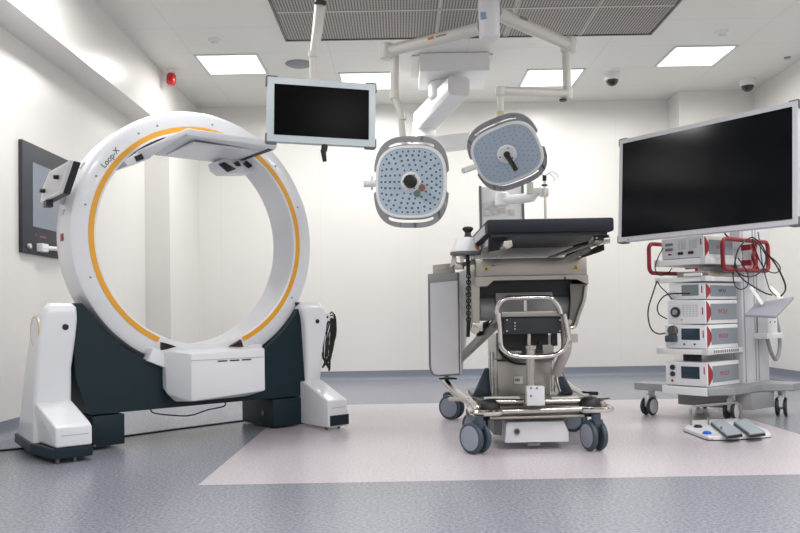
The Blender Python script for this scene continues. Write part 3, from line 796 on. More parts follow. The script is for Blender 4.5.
b = MB(); b.tube([j2, j3], .026, 12); b.tube([j3, P(-.02, .2, -.12), P(0, 0, -.10)], .024, 12); b.build('drop_rod', m_offwhite, t)
MB().cyl(j3 + Vector((0, 0, -.012)), j3 + Vector((0, 0, .012)), .028).build('yellow_collar', mat('yellow_collar', rgb(206, 190, 120), .5), t)
b = MB(); b.tube([at(463, 171, 5.95), P(-.22, -.02, -.04)], .022, 12); b.build('side_yoke', m_whitem, t)
b = MB(); q0 = LC + lz * .02; q1 = LC + lz * .16
b.tube([q0, LC + lz * .04, at(512, 163, 5.8), at(516, 170, 5.78)], [.026, .022, .018, .019], 14); b.build('sterile_handle', m_black, t)

# ------------------------------------------------------------------ ceiling supply unit behind
t = thing('ceiling_supply_unit', 'white ceiling-mounted supply pendant with boxy boom and socket console behind the lamps', 'ceiling supply unit', (.55, 7.9, CEIL))
b = MB(); b.bb((.235, 7.56, 3.155), (.915, 8.2, 3.335), bev=.004); b.build('ceiling_box', m_whitem, t)
MB().bb((.16, 7.62, 3.325), (.96, 8.3, CEIL), bev=.0).build('mount_plate', m_offwhite, t)
b = MB(); b.cyl((.50, 7.95, 2.98), (.50, 7.95, 3.16), .17, 32); b.build('upper_bearing', m_whitem, t)
A = at(459, 86, 7.55); B = at(424, 122, 8.55)
hd = Vector((A.x - B.x, A.y - B.y, 0)).normalized(); sd_ = Vector((-hd.y, hd.x, 0))
b = MB()
def oct_end(c, w_, h_): return [c + sd_ * x + Vector((0, 0, z)) for x, z in ((-w_, -h_ * .5), (-w_, h_ * .8), (-w_ * .7, h_), (w_ * .7, h_), (w_, h_ * .8), (w_, -h_ * .5), (w_ * .85, -h_), (-w_ * .85, -h_))]
b.hull(oct_end(A, .115, .095) + oct_end(Vector((B.x, B.y, A.z - .10)), .12, .11), bev=.008); b.build('boom', m_whitem, t)
Bc = Vector((B.x, B.y, A.z - .10))
Cc = at(424, 146, B.y)
b = MB(); b.cyl(Vector((Bc.x, Bc.y, Cc.z - .05)), Vector((Bc.x, Bc.y, Bc.z)), .13, 28); b.lathe([(.15, 0), (.16, .03), (.13, .08)], (Bc.x, Bc.y, Cc.z + .05), (0, 0, 1), 28); b.build('elbow_bearing', m_whitem, t)
Kc = at(503, 150, 8.2)
b = MB(); hd2 = (Vector((Kc.x, Kc.y, Cc.z)) - Vector((Bc.x, Bc.y, Cc.z))); L2 = hd2.length
b.box(Vector((Bc.x, Bc.y, Cc.z)) + hd2 * .5, (L2, .2, .15), rot=Matrix.Rotation(math.atan2(hd2.y, hd2.x), 3, 'Z'), bev=.02); b.build('lower_arm', m_whitem, t)
K0 = at(480, 187, 8.1); K1 = at(525, 300, 8.1)
b = MB(); b.bb((K0.x, 8.1, 1.0), (K1.x, 8.35, K0.z), bev=.008); con = b.build('console', m_whitem, t)
b = MB(); 
for xx in (K0.x, K1.x): b.bb((xx - .012, 8.085, 1.0), (xx + .012, 8.12, K0.z + .01))
build_each(b, 'console_edge', m_bump, con)
b = MB(); b.cyl(((K0.x + K1.x) / 2, 8.22, K0.z), ((K0.x + K1.x) / 2, 8.22, Cc.z), .07, 24); b.build('console_neck', m_whitem, t)
for (px, py) in ((487, 206), (495, 204), (487, 213), (495, 212), (503, 210), (512, 212)):
    p = at(px, py, 8.09); b = MB(); b.box(p, (.06, .02, .062), bev=.004); so = b.build('socket', mat('socket_plate', rgb(214, 212, 210), .4), con)
    MB().cyl(p + Vector((0, -.010, 0)), p + Vector((0, -.016, 0)), .02, 16).build('socket_hole', m_lgrey, so)
# swivel arm with infusion pole, hanging from the console
b = MB(); P0 = at(502, 200, 7.95)
b.cyl(at(502, 206, 7.95), at(502, 193, 7.95), .07, 20); b.build('swivel_post', m_whitem, t)
b = MB(); b.tube([P0, at(520, 199, 7.8), at(532, 197, 7.7), at(536, 192, 7.68), at(545, 190, 7.62)], [.05, .05, .05, .045, .04], 14); b.build('swivel_arm', m_whitem, t)
b = MB(); b.cyl(at(530, 194, 7.68), at(530, 182, 7.68), .035, 16); b.build('arm_joint', mat('pale_green_joint', rgb(196, 204, 192), .4), t)
b = MB(); b.cyl(at(540, 192, 7.62), at(548, 192, 7.62), .05, 16); b.build('pole_clamp', m_whitem, t)
t = thing('infusion_pole', 'thin steel infusion pole with top hooks behind the operating table', 'infusion pole', at(545, 300, 7.55))
pt = at(544.5, 176, 7.55); pbm = Vector((pt.x, pt.y, .95))
b = MB(); b.tube([pbm, pt], .013, 10); b.build('pole', m_steel, t)
b = MB(); b.cyl(at(544.5, 186, 7.55), at(544.5, 184.5, 7.55), .03); b.cyl(at(544.5, 181, 7.55), at(544.5, 175.5, 7.55), .02); b.build('black_clamp', m_black, t)
b = MB()
for s in (-1, 1):
    for q in (0, 1):
        dx = s * .06; dy = .05 * (1 if q else -1)
        b.tube(smooth_path([pt, pt + Vector((dx, dy, .03)), pt + Vector((dx * 1.7, dy * 1.6, .0)), pt + Vector((dx * 1.9, dy * 1.8, -.025)), pt + Vector((dx * 1.6, dy * 1.5, -.03))]), .004, 6)
build_each(b, 'hook', m_steel, t)

# ------------------------------------------------------------------ operating table
T = thing('operating_table', 'stainless steel operating table with dark mattress on twin-wheel castors', 'operating table', (.76, 5.0, 0))
XC = .755
# mattress: front edge at Y 3.9
zt = at(550, 218.2, 3.9).z; zb = at(550, 232, 3.9).z
x0 = at(487, 225, 3.9).x; x1 = at(614.5, 225, 3.9).x
MB().bb((x0, 3.9, zb), (x1, 5.75, zt), bev=.014).build('mattress', m_mat, T)
b = MB(); b.bb((x0 + .03, 3.93, zb - .018), (x1 - .03, 4.10, zb)); b.hull([(x, y, z) for z in (zb - .018, zb) for x, y in ((x0 + .03, 4.09), (x1 - .03, 4.09), (x0 + .09, 4.22), (x1 - .09, 4.22), (x0 + .09, 4.62), (x1 - .09, 4.62))])
b.build('head_plate', m_dark, T)
b = MB(); b.bb((x0 + .05, 4.62, zb - .018), (x1 - .05, 5.7, zb)); b.build('seat_plate', m_whitem, T)
b = MB(); b.bb((x0 - .004, 4.0, zb + .004), (x0 + .002, 5.72, zt - .02)); b.build('mattress_sheen', m_lgrey, T)  # pale strip painting the lit sheen along the mattress's left side
def rail(sgn):
    xa, xb = (x0 + .03, x0 + .055) if sgn < 0 else (x1 - .02, x1 + .006)
    b = MB(); b.bb((xa, 4.02, zb - .042), (xb, 5.72 if sgn > 0 else 4.6, zb), bev=.003); return b.build('side_rail', m_steel, T)
rail(-1); rail(1)
# left clamp: black box and bright bracket
b = MB(); b.hull([at(489, 236, 4.0), at(506, 235, 3.98), at(508, 244, 3.98), at(500, 250, 4.0), at(488, 252, 4.05), at(488, 240, 4.05), at(500, 250, 4.15), at(506, 236, 4.15), at(492, 238, 4.2)]); b.build('clamp_block', m_black, T)
b = MB(); b.hull([at(504, 241, 3.9), at(512, 240, 3.9), at(513, 246, 3.9), at(508, 249, 3.9), at(503, 246, 3.9), at(490, 258, 4.3), at(487, 254, 4.3), at(497, 257, 4.3), at(505, 242, 4.1)], bev=.003); b.build('clamp_bracket', m_steel, T)
b = MB(); b.hull([at(493, 233, 3.95), at(506, 233, 3.95), at(507, 236, 3.95), at(494, 236.5, 3.95), at(493, 233, 4.05), at(506, 233, 4.05)]); b.build('clamp_plate', m_steel, T)
b = MB()
b.hull([at(474, 240, 4.9), at(487, 231, 4.1), at(487, 236, 4.1), at(474, 247, 4.9), at(489, 231, 4.15), at(480, 247, 4.9)]); b.build('edge_hinge', m_steelw, T)
# right clamp
b = MB(); b.hull([at(590, 238, 4.05), at(603, 233, 3.98), at(606, 240, 3.98), at(598, 246, 4.05), at(588, 247, 4.2), at(588, 242, 4.2), at(603, 233, 4.15)], bev=.002); b.build('clamp_bracket', m_steel, T)
b = MB(); b.hull([at(597, 246, 4.1), at(604, 244, 4.0), at(604.5, 250, 4.0), at(582, 258, 4.5), at(580, 256, 4.5), at(600, 252, 4.1), at(590, 250, 4.3)]); b.build('clamp_block', m_black, T)
b = MB(); b.hull([at(564, 258, 4.5), at(566, 254, 4.5), at(589, 246, 4.1), at(592, 250, 4.1), at(570, 261, 4.5), at(590, 252, 4.15), at(566, 259, 4.6)], bev=.002); rb = b.build('notched_rail', m_steel, T)
b = MB()
for k in range(6):
    b.cyl(at(570 + k * 3.4, 257.5 - k * 1.45, 4.30 - k * .05), at(570 + k * 3.4, 257.5 - k * 1.45, 4.25 - k * .05), .008, 10)
build_each(b, 'rail_notch', m_steeld, rb)
b = MB(); b.cyl(at(603, 240, 3.97), at(609, 239, 3.97), .022); b.cyl(at(595, 238, 3.97), at(597, 238, 3.97), .016); build_each(b, 'clamp_knob', m_steel, T)
b = MB(); b.box(at(599, 237.5, 3.97), (.05, .03, .03)); b.build('black_latch', m_black, T)
# upper body box (Y 4.5)
za, zc_, zd = at(530, 258, 4.5).z, at(530, 275.5, 4.5).z, at(530, 282, 4.5).z
ze = at(480, 286.5, 4.5).z
bx0, bx1 = at(476, 270, 4.5).x, at(587, 270, 4.5).x
MB().bb((bx0, 4.5, zc_), (bx1, 5.45, za), bev=.004).build('upper_housing', m_steelw, T)
b = MB(); b.prism([(bx0 - .005, zc_ - .002), (bx1 + .003, zc_ - .002), (bx1 + .003, ze + .0), (bx1 - .06, zd + .01), (bx1 - .10, zd + .012), (bx0 + .10, zd + .012), (bx0 + .06, ze), (bx0 - .005, ze)], (0, 4.485, 0), (1, 0, 0), (0, 0, 1), (0, .96, 0))
b.build('lower_flange', m_steelw, T)
for px in (486, 576):
    p = at(px, 268.5 if px < 500 else 267.5, 4.495)
    b = MB(); b.prism([(-.016, -.013), (.016, -.013), (0, .016)], p, (1, 0, 0), (0, 0, 1), (0, -.002, 0)); s_ = b.build('warning_triangle', m_yellow, T)
    b = MB(); b.prism([(-.006, -.008), (.006, -.008), (.004, -.003), (.0015, .004), (-.0015, .004), (-.004, -.003)], p + Vector((0, -.0021, 0)), (1, 0, 0), (0, 0, 1), (0, -.001, 0)); b.build('warning_symbol', m_black, s_)
b = MB(); b.box(at(565, 278.5, 4.48), (.008, .006, .022)); b.cyl(at(493, 265.5, 4.5), at(493, 265.5, 4.49), .004); b.build('key_slot', m_black, T)
# middle: dark box painting the shadow above the grey cover, then the cover
b = MB(); b.bb((bx0 + .03, 4.62, at(530, 296, 4.62).z), (bx1 - .06, 5.3, zd + .02)); b.build('motor_shadow', m_dark, T)
c0 = at(480, 305, 4.6); c1 = at(573, 305, 4.6)
b = MB(); zc0 = at(530, 320, 4.6).z; zc1 = at(530, 293, 4.6).z; ym = 4.6
b.prism([(0, zc0 + .03), (.02, zc0), (.4, zc0), (.4, zc1), (.10, zc1), (.05, zc1 - .01), (.015, zc1 - .04), (0, zc1 - .08)], (c0.x, ym, 0), (0, 1, 0), (0, 0, 1), (c1.x - c0.x, 0, 0))
b.bb((at(496, 300, 4.56).x, 4.56, zc0 + .03), (at(553, 300, 4.56).x, 4.70, zc1 + .004), bev=.01)
b.build('motor_cover', m_grey, T)
b = MB()
b.prism([(at(471.5, 287, 4.5).x, at(471.5, 285, 4.5).z), (at(480, 287, 4.5).x, at(480, 285, 4.5).z), (at(480, 333, 4.5).x, at(480, 328, 4.5).z), (at(474, 331, 4.5).x, at(474, 331, 4.5).z)], (0, 4.52, 0), (1, 0, 0), (0, 0, 1), (0, .5, 0))
b.build('left_cheek', m_steelw, T)
b = MB(); rp = [(587, 284), (587, 290), (584, 300), (579, 315), (575, 326), (570, 329), (569, 324), (571, 300), (570, 284)]
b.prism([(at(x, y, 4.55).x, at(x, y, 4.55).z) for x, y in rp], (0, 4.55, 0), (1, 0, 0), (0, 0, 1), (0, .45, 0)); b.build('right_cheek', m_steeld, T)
b = MB(); b.tube(smooth_path([at(586, 286, 4.53), at(584, 300, 4.53), at(579, 314, 4.53), at(575, 326, 4.53), at(570, 328, 4.53)]), .011, 8); b.cyl(at(569, 322, 4.53), at(569, 322, 4.45), .016); b.build('right_cheek_edge', m_steel, T)
b = MB(); b.box(at(477, 327, 4.45), (.06, .08, .05), bev=.006); b.cyl(at(475, 330, 4.42), at(475, 330, 4.3), .022); b.build('left_pivot', m_steel, T)
# diagonal strut, left
b = MB(); b.hull([at(461, 352, 4.75), at(461, 364, 4.75), at(499, 328, 4.45), at(497, 315, 4.45), at(461, 352, 4.85), at(461, 364, 4.85), at(499, 328, 4.6), at(497, 315, 4.6)], bev=.012); b.build('diagonal_strut', m_steelw, T)
b = MB(); b.hull([at(476, 336, 4.56), at(478, 328, 4.56), at(482, 330, 4.56), at(484, 322, 4.66), at(480, 336, 4.66), at(490, 320, 4.6), at(488, 326, 4.6)]); b.build('strut_block', m_black, T)
# push frame
def P43(px, py): return at(px, py, 4.32)
b = MB()
path = smooth_path([P43(498, 318), P43(497, 311), P43(500, 303), P43(507, 298.5), P43(516, 297.8), P43(545, 297.3), P43(552, 299), P43(558, 306), P43(561, 314)], 4)
b.tube(path, .0135, 12)
b.tube(smooth_path([P43(498.5, 313), P43(500, 330), P43(501, 345), P43(505, 351), P43(513, 355.5), P43(530, 357), P43(552, 355.5), P43(562, 351), P43(568, 342), P43(567.5, 333), P43(564, 314)], 4), .0135, 12)
b.build('push_frame', m_chrome, T)
b = MB(); b.bb((P43(502, 311).x, 4.33, P43(530, 316.5).z), (P43(560, 311).x, 4.39, P43(530, 311.5).z), bev=.002); b.cyl(P43(529, 314), P43(529, 314) + Vector((0, -.002, 0)), .004); b.build('cross_plate', m_steelw, T)
b = MB(); b.bb((P43(524.5, 311).x, 4.34, P43(525, 311).z), (P43(527.5, 311).x, 4.36, P43(525, 297).z)); b.build('centre_post', m_steel, T)
b = MB(); b.bb((P43(505, 311).x, 4.35, P43(530, 334).z), (P43(562, 311).x, 4.55, P43(530, 317).z), bev=.003); ib = b.build('control_box', m_dark, T)
b = MB()
for px, py in ((507, 320), (507, 331), (515, 323), (515, 326), (515, 329), (560, 320), (560, 331)): b.cyl(at(px, py, 4.345), at(px, py, 4.34), .005, 8)
build_each(b, 'box_screw', m_steel, ib)
b = MB(); b.bb((P43(504, 311).x, 4.45, P43(530, 351).z), (P43(552, 311).x, 4.7, P43(530, 334).z)); b.box(at(540, 343, 4.44), (.02, .02, .02)); b.build('lower_block', m_black, T)
b = MB(); b.box(at(547, 350, 4.46), (.055, .04, .06)); b.box(at(516, 352, 4.44), (.06, .03, .012)); build_each(b, 'cable_box', m_steelw, T)
b = MB(); b.tube([at(529, 333, 4.38), at(529, 350, 4.38)], .010, 10); b.tube([at(530.5, 346, 4.36), at(530.5, 388, 4.36)], .024, 14); b.cyl(at(530.5, 349, 4.36), at(530.5, 345, 4.36), .032); b.build('piston', m_steel, T)
b = MB(); b.box(at(535, 395.5, 4.34), (.098, .06, .105), bev=.003); bk = b.build('piston_bracket', m_lgrey, T)
b = MB()
for px, py in ((531, 388), (537, 388), (531, 396)): b.cyl(at(px, py, 4.31), at(px, py, 4.305), .005, 8)
build_each(b, 'bracket_bolt', m_dark, bk)
# column
b = MB()
def rq(x0p, x1p, y, Y, d): 
    a = at(x0p, y, Y); c_ = at(x1p, y, Y); return [a, c_, a + Vector((0, d, 0)), c_ + Vector((0, d, 0))]
b.hull(rq(496, 556, 335, 4.85, .45) + rq(496, 552, 360, 4.85, .45), bev=.004); b.hull(rq(497, 551, 361, 4.8, .5) + rq(498, 550, 398, 4.8, .5), bev=.006)
b.build('column', m_steelw, T)
MB().box(at(518.5, 380, 4.79), (.052, .004, .045)).build('plate_label', m_whitem, T)
b = MB()
for k in range(3): b.box(at(515.8 + k * 1.6, 380, 4.786), (.007, .003, .016))
b.build('label_print', m_print, T)
b = MB(); b.lathe([(.16, 0), (.165, .02), (.16, .05), (.10, .06)], at(528, 360, 4.85), (0, 0, 1), 30); b.build('column_collar', m_steeld, T)
b = MB(); b.tube(smooth_path([at(497, 345, 4.75), at(503, 356, 4.72), at(515, 363, 4.7), at(530, 364, 4.7)], 4), .007, 6); b.build('loose_hose', m_black, T)
# side fins
b = MB(); b.hull([at(485, 368, 4.8), at(489, 368, 4.8), at(491, 396, 4.8), at(472, 396, 4.75), at(478, 388, 4.75), at(485, 368, 4.9), at(491, 396, 4.95), at(472, 396, 4.9)], bev=.003); b.build('side_fin', m_wheel, T)
b = MB(); b.hull([at(556, 367, 4.8), at(560, 367, 4.8), at(573, 392, 4.75), at(560, 396, 4.8), at(555, 380, 4.8), at(556, 367, 4.9), at(560, 396, 4.95), at(573, 392, 4.9)], bev=.003); b.build('side_fin', m_wheel, T)
b = MB(); b.tube([at(492, 352, 4.78), at(493, 396, 4.78)], .013, 10); b.tube([at(553, 352, 4.8), at(553, 392, 4.8)], .013, 10)
b.tube(smooth_path([at(556, 372, 4.7), at(557, 382, 4.68), at(560, 392, 4.65)]), .009, 8); build_each(b, 'guide_rod', m_chrome, T)
b = MB(); b.tube(smooth_path([at(562, 318, 4.55), at(566, 335, 4.52), at(566, 350, 4.52), at(561, 362, 4.55), at(556, 374, 4.6)]), .03, 12); b.box(at(573, 338, 4.5), (.05, .04, .05), bev=.006); b.cyl(at(556, 375.5, 4.6), at(563, 375.5, 4.6), .006); b.build('right_lever', mat('warm_grey_plastic', rgb(176, 168, 166), .45), T)
b = MB(); b.box(at(554, 338, 4.6), (.03, .05, .09)); b.box(at(551, 327, 4.6), (.02, .05, .05)); b.build('lever_latch', m_dark, T)
# base bars and corner rings
zb1 = at(530, 411, 4.42).z
def bar(x0p, y0p, x1p, y1p, Y, r): return MB().tube([at(x0p, y0p, Y), at(x1p, y1p, Y)], r, 12)
bar(499, 411.5, 584, 409, 4.40, .016).build('front_bar', m_steel, T)
bar(490, 418, 584, 415.5, 4.42, .010).build('lower_bar', m_steelw, T)
bar(487, 401.5, 523, 402, 4.5, .018).build('upper_bar', m_steel, T)
bar(545, 401.5, 580, 401, 4.5, .018).build('upper_bar', m_steel, T)
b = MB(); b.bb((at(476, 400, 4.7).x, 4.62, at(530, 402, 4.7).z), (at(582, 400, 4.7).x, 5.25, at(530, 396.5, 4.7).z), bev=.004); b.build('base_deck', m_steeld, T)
b = MB(); b.bb((at(484, 397, 4.6).x, 4.56, at(500, 399, 4.6).z), (at(519, 400, 4.6).x, 4.62, at(500, 397, 4.6).z)); b.box(at(565, 398, 4.58), (.15, .05, .01)); b.build('base_strip', m_whitem, T)
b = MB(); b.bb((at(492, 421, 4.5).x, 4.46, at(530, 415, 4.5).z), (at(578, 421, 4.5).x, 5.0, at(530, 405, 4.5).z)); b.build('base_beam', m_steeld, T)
for (ax, ay, sg) in ((487, 412, -1), (596, 409, 1)):
    c_ = at(ax, ay, 4.42)
    b = MB(); e_y = Vector((0, 1, .0)); pts_ = rrect(c_ + Vector((-sg * -.0, .08, 0)), Vector((1, 0, 0)), e_y, .085, .14, .07, 6)
    b.tube(pts_, .017, 10, closed=True); b.build('corner_ring', m_chrome, T)
    b = MB(); b.lathe([(0, -.07), (.05, -.065), (.062, -.04), (.064, -.01), (.058, .02), (.035, .042), (0, .05)], c_ + Vector((-sg * .02, .06, .02)), (0, 0, 1), 24); b.build('corner_dome', m_black, T)
# side rails of the base running back
b = MB(); b.tube(smooth_path([at(478, 410, 4.45), at(474, 404, 4.7), at(462, 397, 5.1), at(452, 389, 5.45), at(446, 382, 5.6)]), .028, 12)
b.tube([at(467, 400, 4.9), at(471, 414, 4.75)], .014, 8); b.box(at(470, 413, 4.75), (.05, .04, .04)); b.build('left_base_arm', m_steel, T)
b = MB(); b.tube([at(450, 399, 5.2), at(468, 399.5, 4.8)], .014, 8); b.build('left_pedal_bar', m_steel, T)
b = MB(); b.tube(smooth_path([at(604, 406, 4.5), at(600, 402, 4.7), at(588, 397, 5.0), at(574, 389, 5.4), at(566, 383, 5.6)]), .02, 12)
b.tube([at(580, 399.5, 4.75), at(610, 398.5, 4.6)], .008, 8)
b.build('right_base_arm', m_steel, T)
b = MB(); b.hull([at(581, 391, 4.95), at(592, 392, 4.9), at(595, 394, 4.9), at(583, 393.5, 4.95), at(592, 392, 4.98), at(583, 391, 5.02)], bev=.003); b.tube([at(590, 393, 4.93), at(597, 393.5, 4.85)], .012, 8); b.build('brake_pedal', m_black, T)
b = MB(); b.cyl(at(447, 381, 5.55), at(447, 375, 5.55), .014); b.hull([at(439, 379.5, 5.5), at(457, 379.5, 5.5), at(439, 378, 5.5), at(457, 378, 5.5), at(445, 379, 5.6), at(450, 379, 5.6), at(448, 376.5, 5.52)]); b.build('black_star_knob', m_black, T)
# central base box
p0 = at(506, 422, 4.45); p1 = at(564, 422, 4.45); zl = at(530, 442.5, 4.45).z; zh = at(530, 422, 4.45).z
b = MB(); b.prism([(p0.x, zh - .01), (p0.x + .01, zh), (p1.x, zh), (at(569, 430, 4.45).x, zl + .05), (at(569, 442, 4.45).x, zl), (at(505, 442, 4.45).x, zl)], (0, 4.45, 0), (1, 0, 0), (0, 0, 1), (0, .6, 0)); b.build('base_box', m_lgrey, T, bevel=.004)
b = MB(); b.cyl(at(517, 431.5, 4.45), at(517, 431.5, 4.44), .017, 20); s_ = b.build('round_socket', m_steeld, T); MB().cyl(at(517, 431.5, 4.44), at(517, 431.5, 4.437), .009, 12).build('socket_core', m_black, s_)
b = MB(); b.box(at(533, 443.5, 4.5), (.07, .06, .012)); b.bb((p0.x - .05, 4.62, zl + .02), (p1.x + .06, 5.0, zh - .015)); b.build('base_underside', m_grey, T)
# castors
def castor(parent, c, yaw, r=.086, wd=.03, gap=.032, hgt=.24, two=True, caps=None, tyre=None, fork=None, forkw=.05):
    """fork part with two wheel sub-parts; c on the floor, axle direction = yaw"""
    caps = caps or m_wheelcap; tyre = tyre or m_wheel; fork = fork or m_wheel
    ax = Vector((math.cos(yaw), math.sin(yaw), 0)); tr = Vector((-ax.y, ax.x, 0)); c = Vector(c)
    b = MB()
    hub = c + Vector((0, 0, r))
    b.hull([hub + ax * a + tr * q + Vector((0, 0, z)) for a in (-gap / 2 - .004, gap / 2 + .004) for q, z in ((-.035, 0), (.03, 0), (.055, .08), (-.03, .085), (.0, -.02))], bev=.003)
    b.hull([hub + ax * a + tr * q + Vector((0, 0, z)) for a in (-forkw / 2, forkw / 2) for q, z in ((.06, r * .75), (-.0, r * 1.02), (.06, r * 1.1), (.0, r * 1.1))] , bev=.003)
    b.cyl(hub + tr * .03 + Vector((0, 0, .05)), Vector((c.x, c.y, hgt)) + tr * .03, .026, 16)
    fk = b.build('castor', fork, parent)
    for s in (-1, 1):
        wc = hub + ax * s * (gap / 2 + wd / 2)
        b = MB(); prof_ = [(0, -wd / 2), (r * .8, -wd / 2), (r * .82, -wd / 2 - .001), (r * .95, -wd / 2 + .003), (r, -wd / 2 + .010), (r, wd / 2 - .010), (r * .95, wd / 2 - .003), (r * .82, wd / 2 + .001), (r * .8, wd / 2), (0, wd / 2)]
        b.lathe(prof_, wc, ax, 32)
        b.m(1); b.lathe([(0, s * (wd / 2 + .005)), (r * .5, s * (wd / 2 + .004)), (r * .76, s * (wd / 2 + .002)), (r * .80, s * wd / 2 * .9)], wc, ax, 32)
        b.build('wheel', [tyre, caps], fk)
    return fk
def fpos(px, py):
    d_ = ray(px, py); k = -CAMZ / d_.z; return CW + d_ * k
pA = fpos(476, 454); castor(T, (pA.x, pA.y + .02, 0), R(40 + 180), r=.088, hgt=.21)
pB = fpos(595, 451); castor(T, (pB.x, pB.y + .02, 0), R(17 + 180), r=.085, hgt=.21)
pC = fpos(452, 419); castor(T, (pC.x, pC.y, 0), R(56), r=.09, hgt=.2)
pD = fpos(574, 431); castor(T, (pD.x, pD.y, 0), R(60), r=.082, hgt=.2)
castor(T, (.47, 5.0, 0), R(70), r=.082, hgt=.22)
castor(T, (1.12, 5.72, 0), R(30), r=.086, hgt=.2)

# arm boards hung on the left
t = thing('arm_board', 'tall grey padded board hanging on the left side of the operating table', 'arm board', at(446, 376, 4.85))
def rpoly(pxs, Y): return [(at(x, y, Y).x, at(x, y, Y).z) for x, y in pxs]
pl_ = [(428, 274), (459.5, 272), (460.5, 375), (437, 376.5), (432.5, 375), (430, 371), (429, 365)]
b = MB(); b.prism(rpoly(pl_, 4.85), (0, 4.85, 0), (1, 0, 0), (0, 0, 1), (0, .035, 0)); b.build('board_shell', m_bump, t, bevel=.003)
pl2 = [(430, 283), (457.5, 280), (459, 373.5), (438, 375), (434, 374), (431.8, 370), (431, 365)]
b = MB(); b.prism(rpoly(pl2, 4.85), (0, 4.842, 0), (1, 0, 0), (0, 0, 1), (0, .01, 0)); b.build('board_pad', m_lgrey, t, bevel=.003)
b = MB(); b.prism(rpoly([(428.3, 274.5), (457, 272.5), (457, 280), (430, 283)], 4.85), (0, 4.838, 0), (1, 0, 0), (0, 0, 1), (0, .012, 0)); b.build('board_band', m_grey, t)
b = MB(); b.prism(rpoly([(433, 265), (454, 263), (455, 272), (433, 274)], 4.86), (0, 4.86, 0), (1, 0, 0), (0, 0, 1), (0, .05, 0)); b.box(at(443, 268, 4.85), (.06, .02, .025)); b.box(at(452, 268, 4.84), (.03, .03, .04), bev=.004); b.build('hanging_bracket', m_steelw, t)
pl3 = [(459, 270), (464, 269), (466, 374), (461, 376)]
b = MB(); b.prism(rpoly([(459, 272), (466, 271), (467, 280), (466.5, 333), (461.5, 374), (460.5, 374)], 5.0), (0, 4.95, 0), (1, 0, 0), (0, 0, 1), (0, .05, 0))
tag(b.build('support_board', m_whitem, loc=at(463, 374, 4.95)), 'narrow white board just behind the grey padded board left of the operating table', 'board')
# head positioner: white dome with black knob and black chain
t = thing('rail_clamp_joint', 'white cone-shaped clamp with black knob and hanging black chain left of the mattress', 'clamp', at(465, 254, 4.55))
b = MB(); b.lathe([(0, 0), (.086, 0), (.088, .012), (.084, .022), (.055, .085), (.05, .095), (0, .097)], at(465.5, 254, 4.55), (0, 0, 1), 32); b.build('white_cone', m_whitem, t)
b = MB(); b.lathe([(.087, -.006), (.09, .0), (.09, .010), (.086, .014)], at(465.5, 254, 4.55), (0, 0, 1), 32); b.lathe([(.0, -.006), (.087, -.006)], at(465.5, 254, 4.55), (0, 0, 1), 32); b.build('cone_rim', m_bump, t)
b = MB(); kb = at(468, 238.5, 4.55); b.lathe([(.026, -.012), (.024, .01), (.019, .02), (.018, .035), (.026, .045), (.032, .052), (.031, .062), (.02, .068), (0, .069)], kb, (0, 0, 1), 24); b.build('black_knob', m_black, t)
b = MB(); b.box(at(477, 248, 4.5), (.02, .02, .02)); b.build('orange_tag', m_amber, t)
b = MB(); b.tube([at(467.5, 255, 4.55), at(468.5, 275, 4.55)], .012, 10); b.tube([at(468.5, 320, 4.55), at(468, 337, 4.55)], [.012, .011], 10); n_ = 16
for k in range(n_):
    y_ = 273 + k * 3.1
    b.tube(rrect(at(468.5 + .0 * k, y_, 4.55), Vector((1, 0, 0)) if k % 2 else Vector((0, 1, 0)), Vector((0, 0, 1)), .011, .012, .009, 3), .004, 6, closed=True)
b.tube([at(468.5, 272, 4.55), at(468.4, 322, 4.55)], .005, 6)
b.build('black_chain', m_black, t)
b = MB()
b.hull([at(452, 256, 4.6), at(456, 256, 4.6), at(457, 262, 4.6), at(450, 268, 4.6), at(454, 262, 4.66), at(452, 268, 4.66)]); b.box(at(462, 259, 4.58), (.02, .02, .04)); b.box(at(459, 266, 4.62), (.06, .04, .04), bev=.006); b.tube([at(457, 266, 4.62), at(474, 262, 4.62)], .014, 10); b.box(at(473, 256, 4.62), (.03, .05, .05), bev=.006)
b.build('clamp_metal', m_steel, t)

# ------------------------------------------------------------------ equipment cart
CY = math.atan2(CWV.y, CWV.x)
C = thing('equipment_cart', 'silver and white endoscopy equipment cart on four castors, below the large screen', 'cart', CO, CY)
b = MB()
b.prism([(-.62, .04), (-.34, .045), (-.33, -.02), (.02, -.02), (.06, .06), (.12, .13), (.13, .32), (.12, .5), (.20, .62), (.27, .66), (.25, .82), (.15, .80), (-.35, .80), (-.55, .85), (-.62, .7), (-.45, .55), (-.45, .25), (-.62, .18)], (0, 0, .19), (1, 0, 0), (0, 1, 0), (0, 0, .055))
b.build('base', m_skirt, C, local=True, bevel=.008)
MB().bb((-.335, -.028, .188), (.01, .02, .244), bev=.003).build('base_front', m_whitem, C, local=True)
b = MB(); b.bb((-.42, .30, .075), (.15, .62, .19), bev=.004); b.build('under_box', m_grey, C, local=True)
b = MB(); b.bb((-.06, .45, .24), (.02, .655, 1.42), bev=.008); b.bb((-.05, .66, .24), (.0, .86, 1.42), bev=.006); b.build('column', m_lgrey, C, local=True)
b = MB(); b.bb((.018, .475, .25), (.022, .485, 1.4)).bb((.018, .62, .25), (.022, .63, 1.4)).bb((-.002, .70, .25), (.002, .71, 1.4)); build_each(b, 'column_groove', m_grey, C, local=True)
MB().bb((-.31, .44, .24), (-.06, .47, 1.3)).build('back_panel', m_whitem, C, local=True)
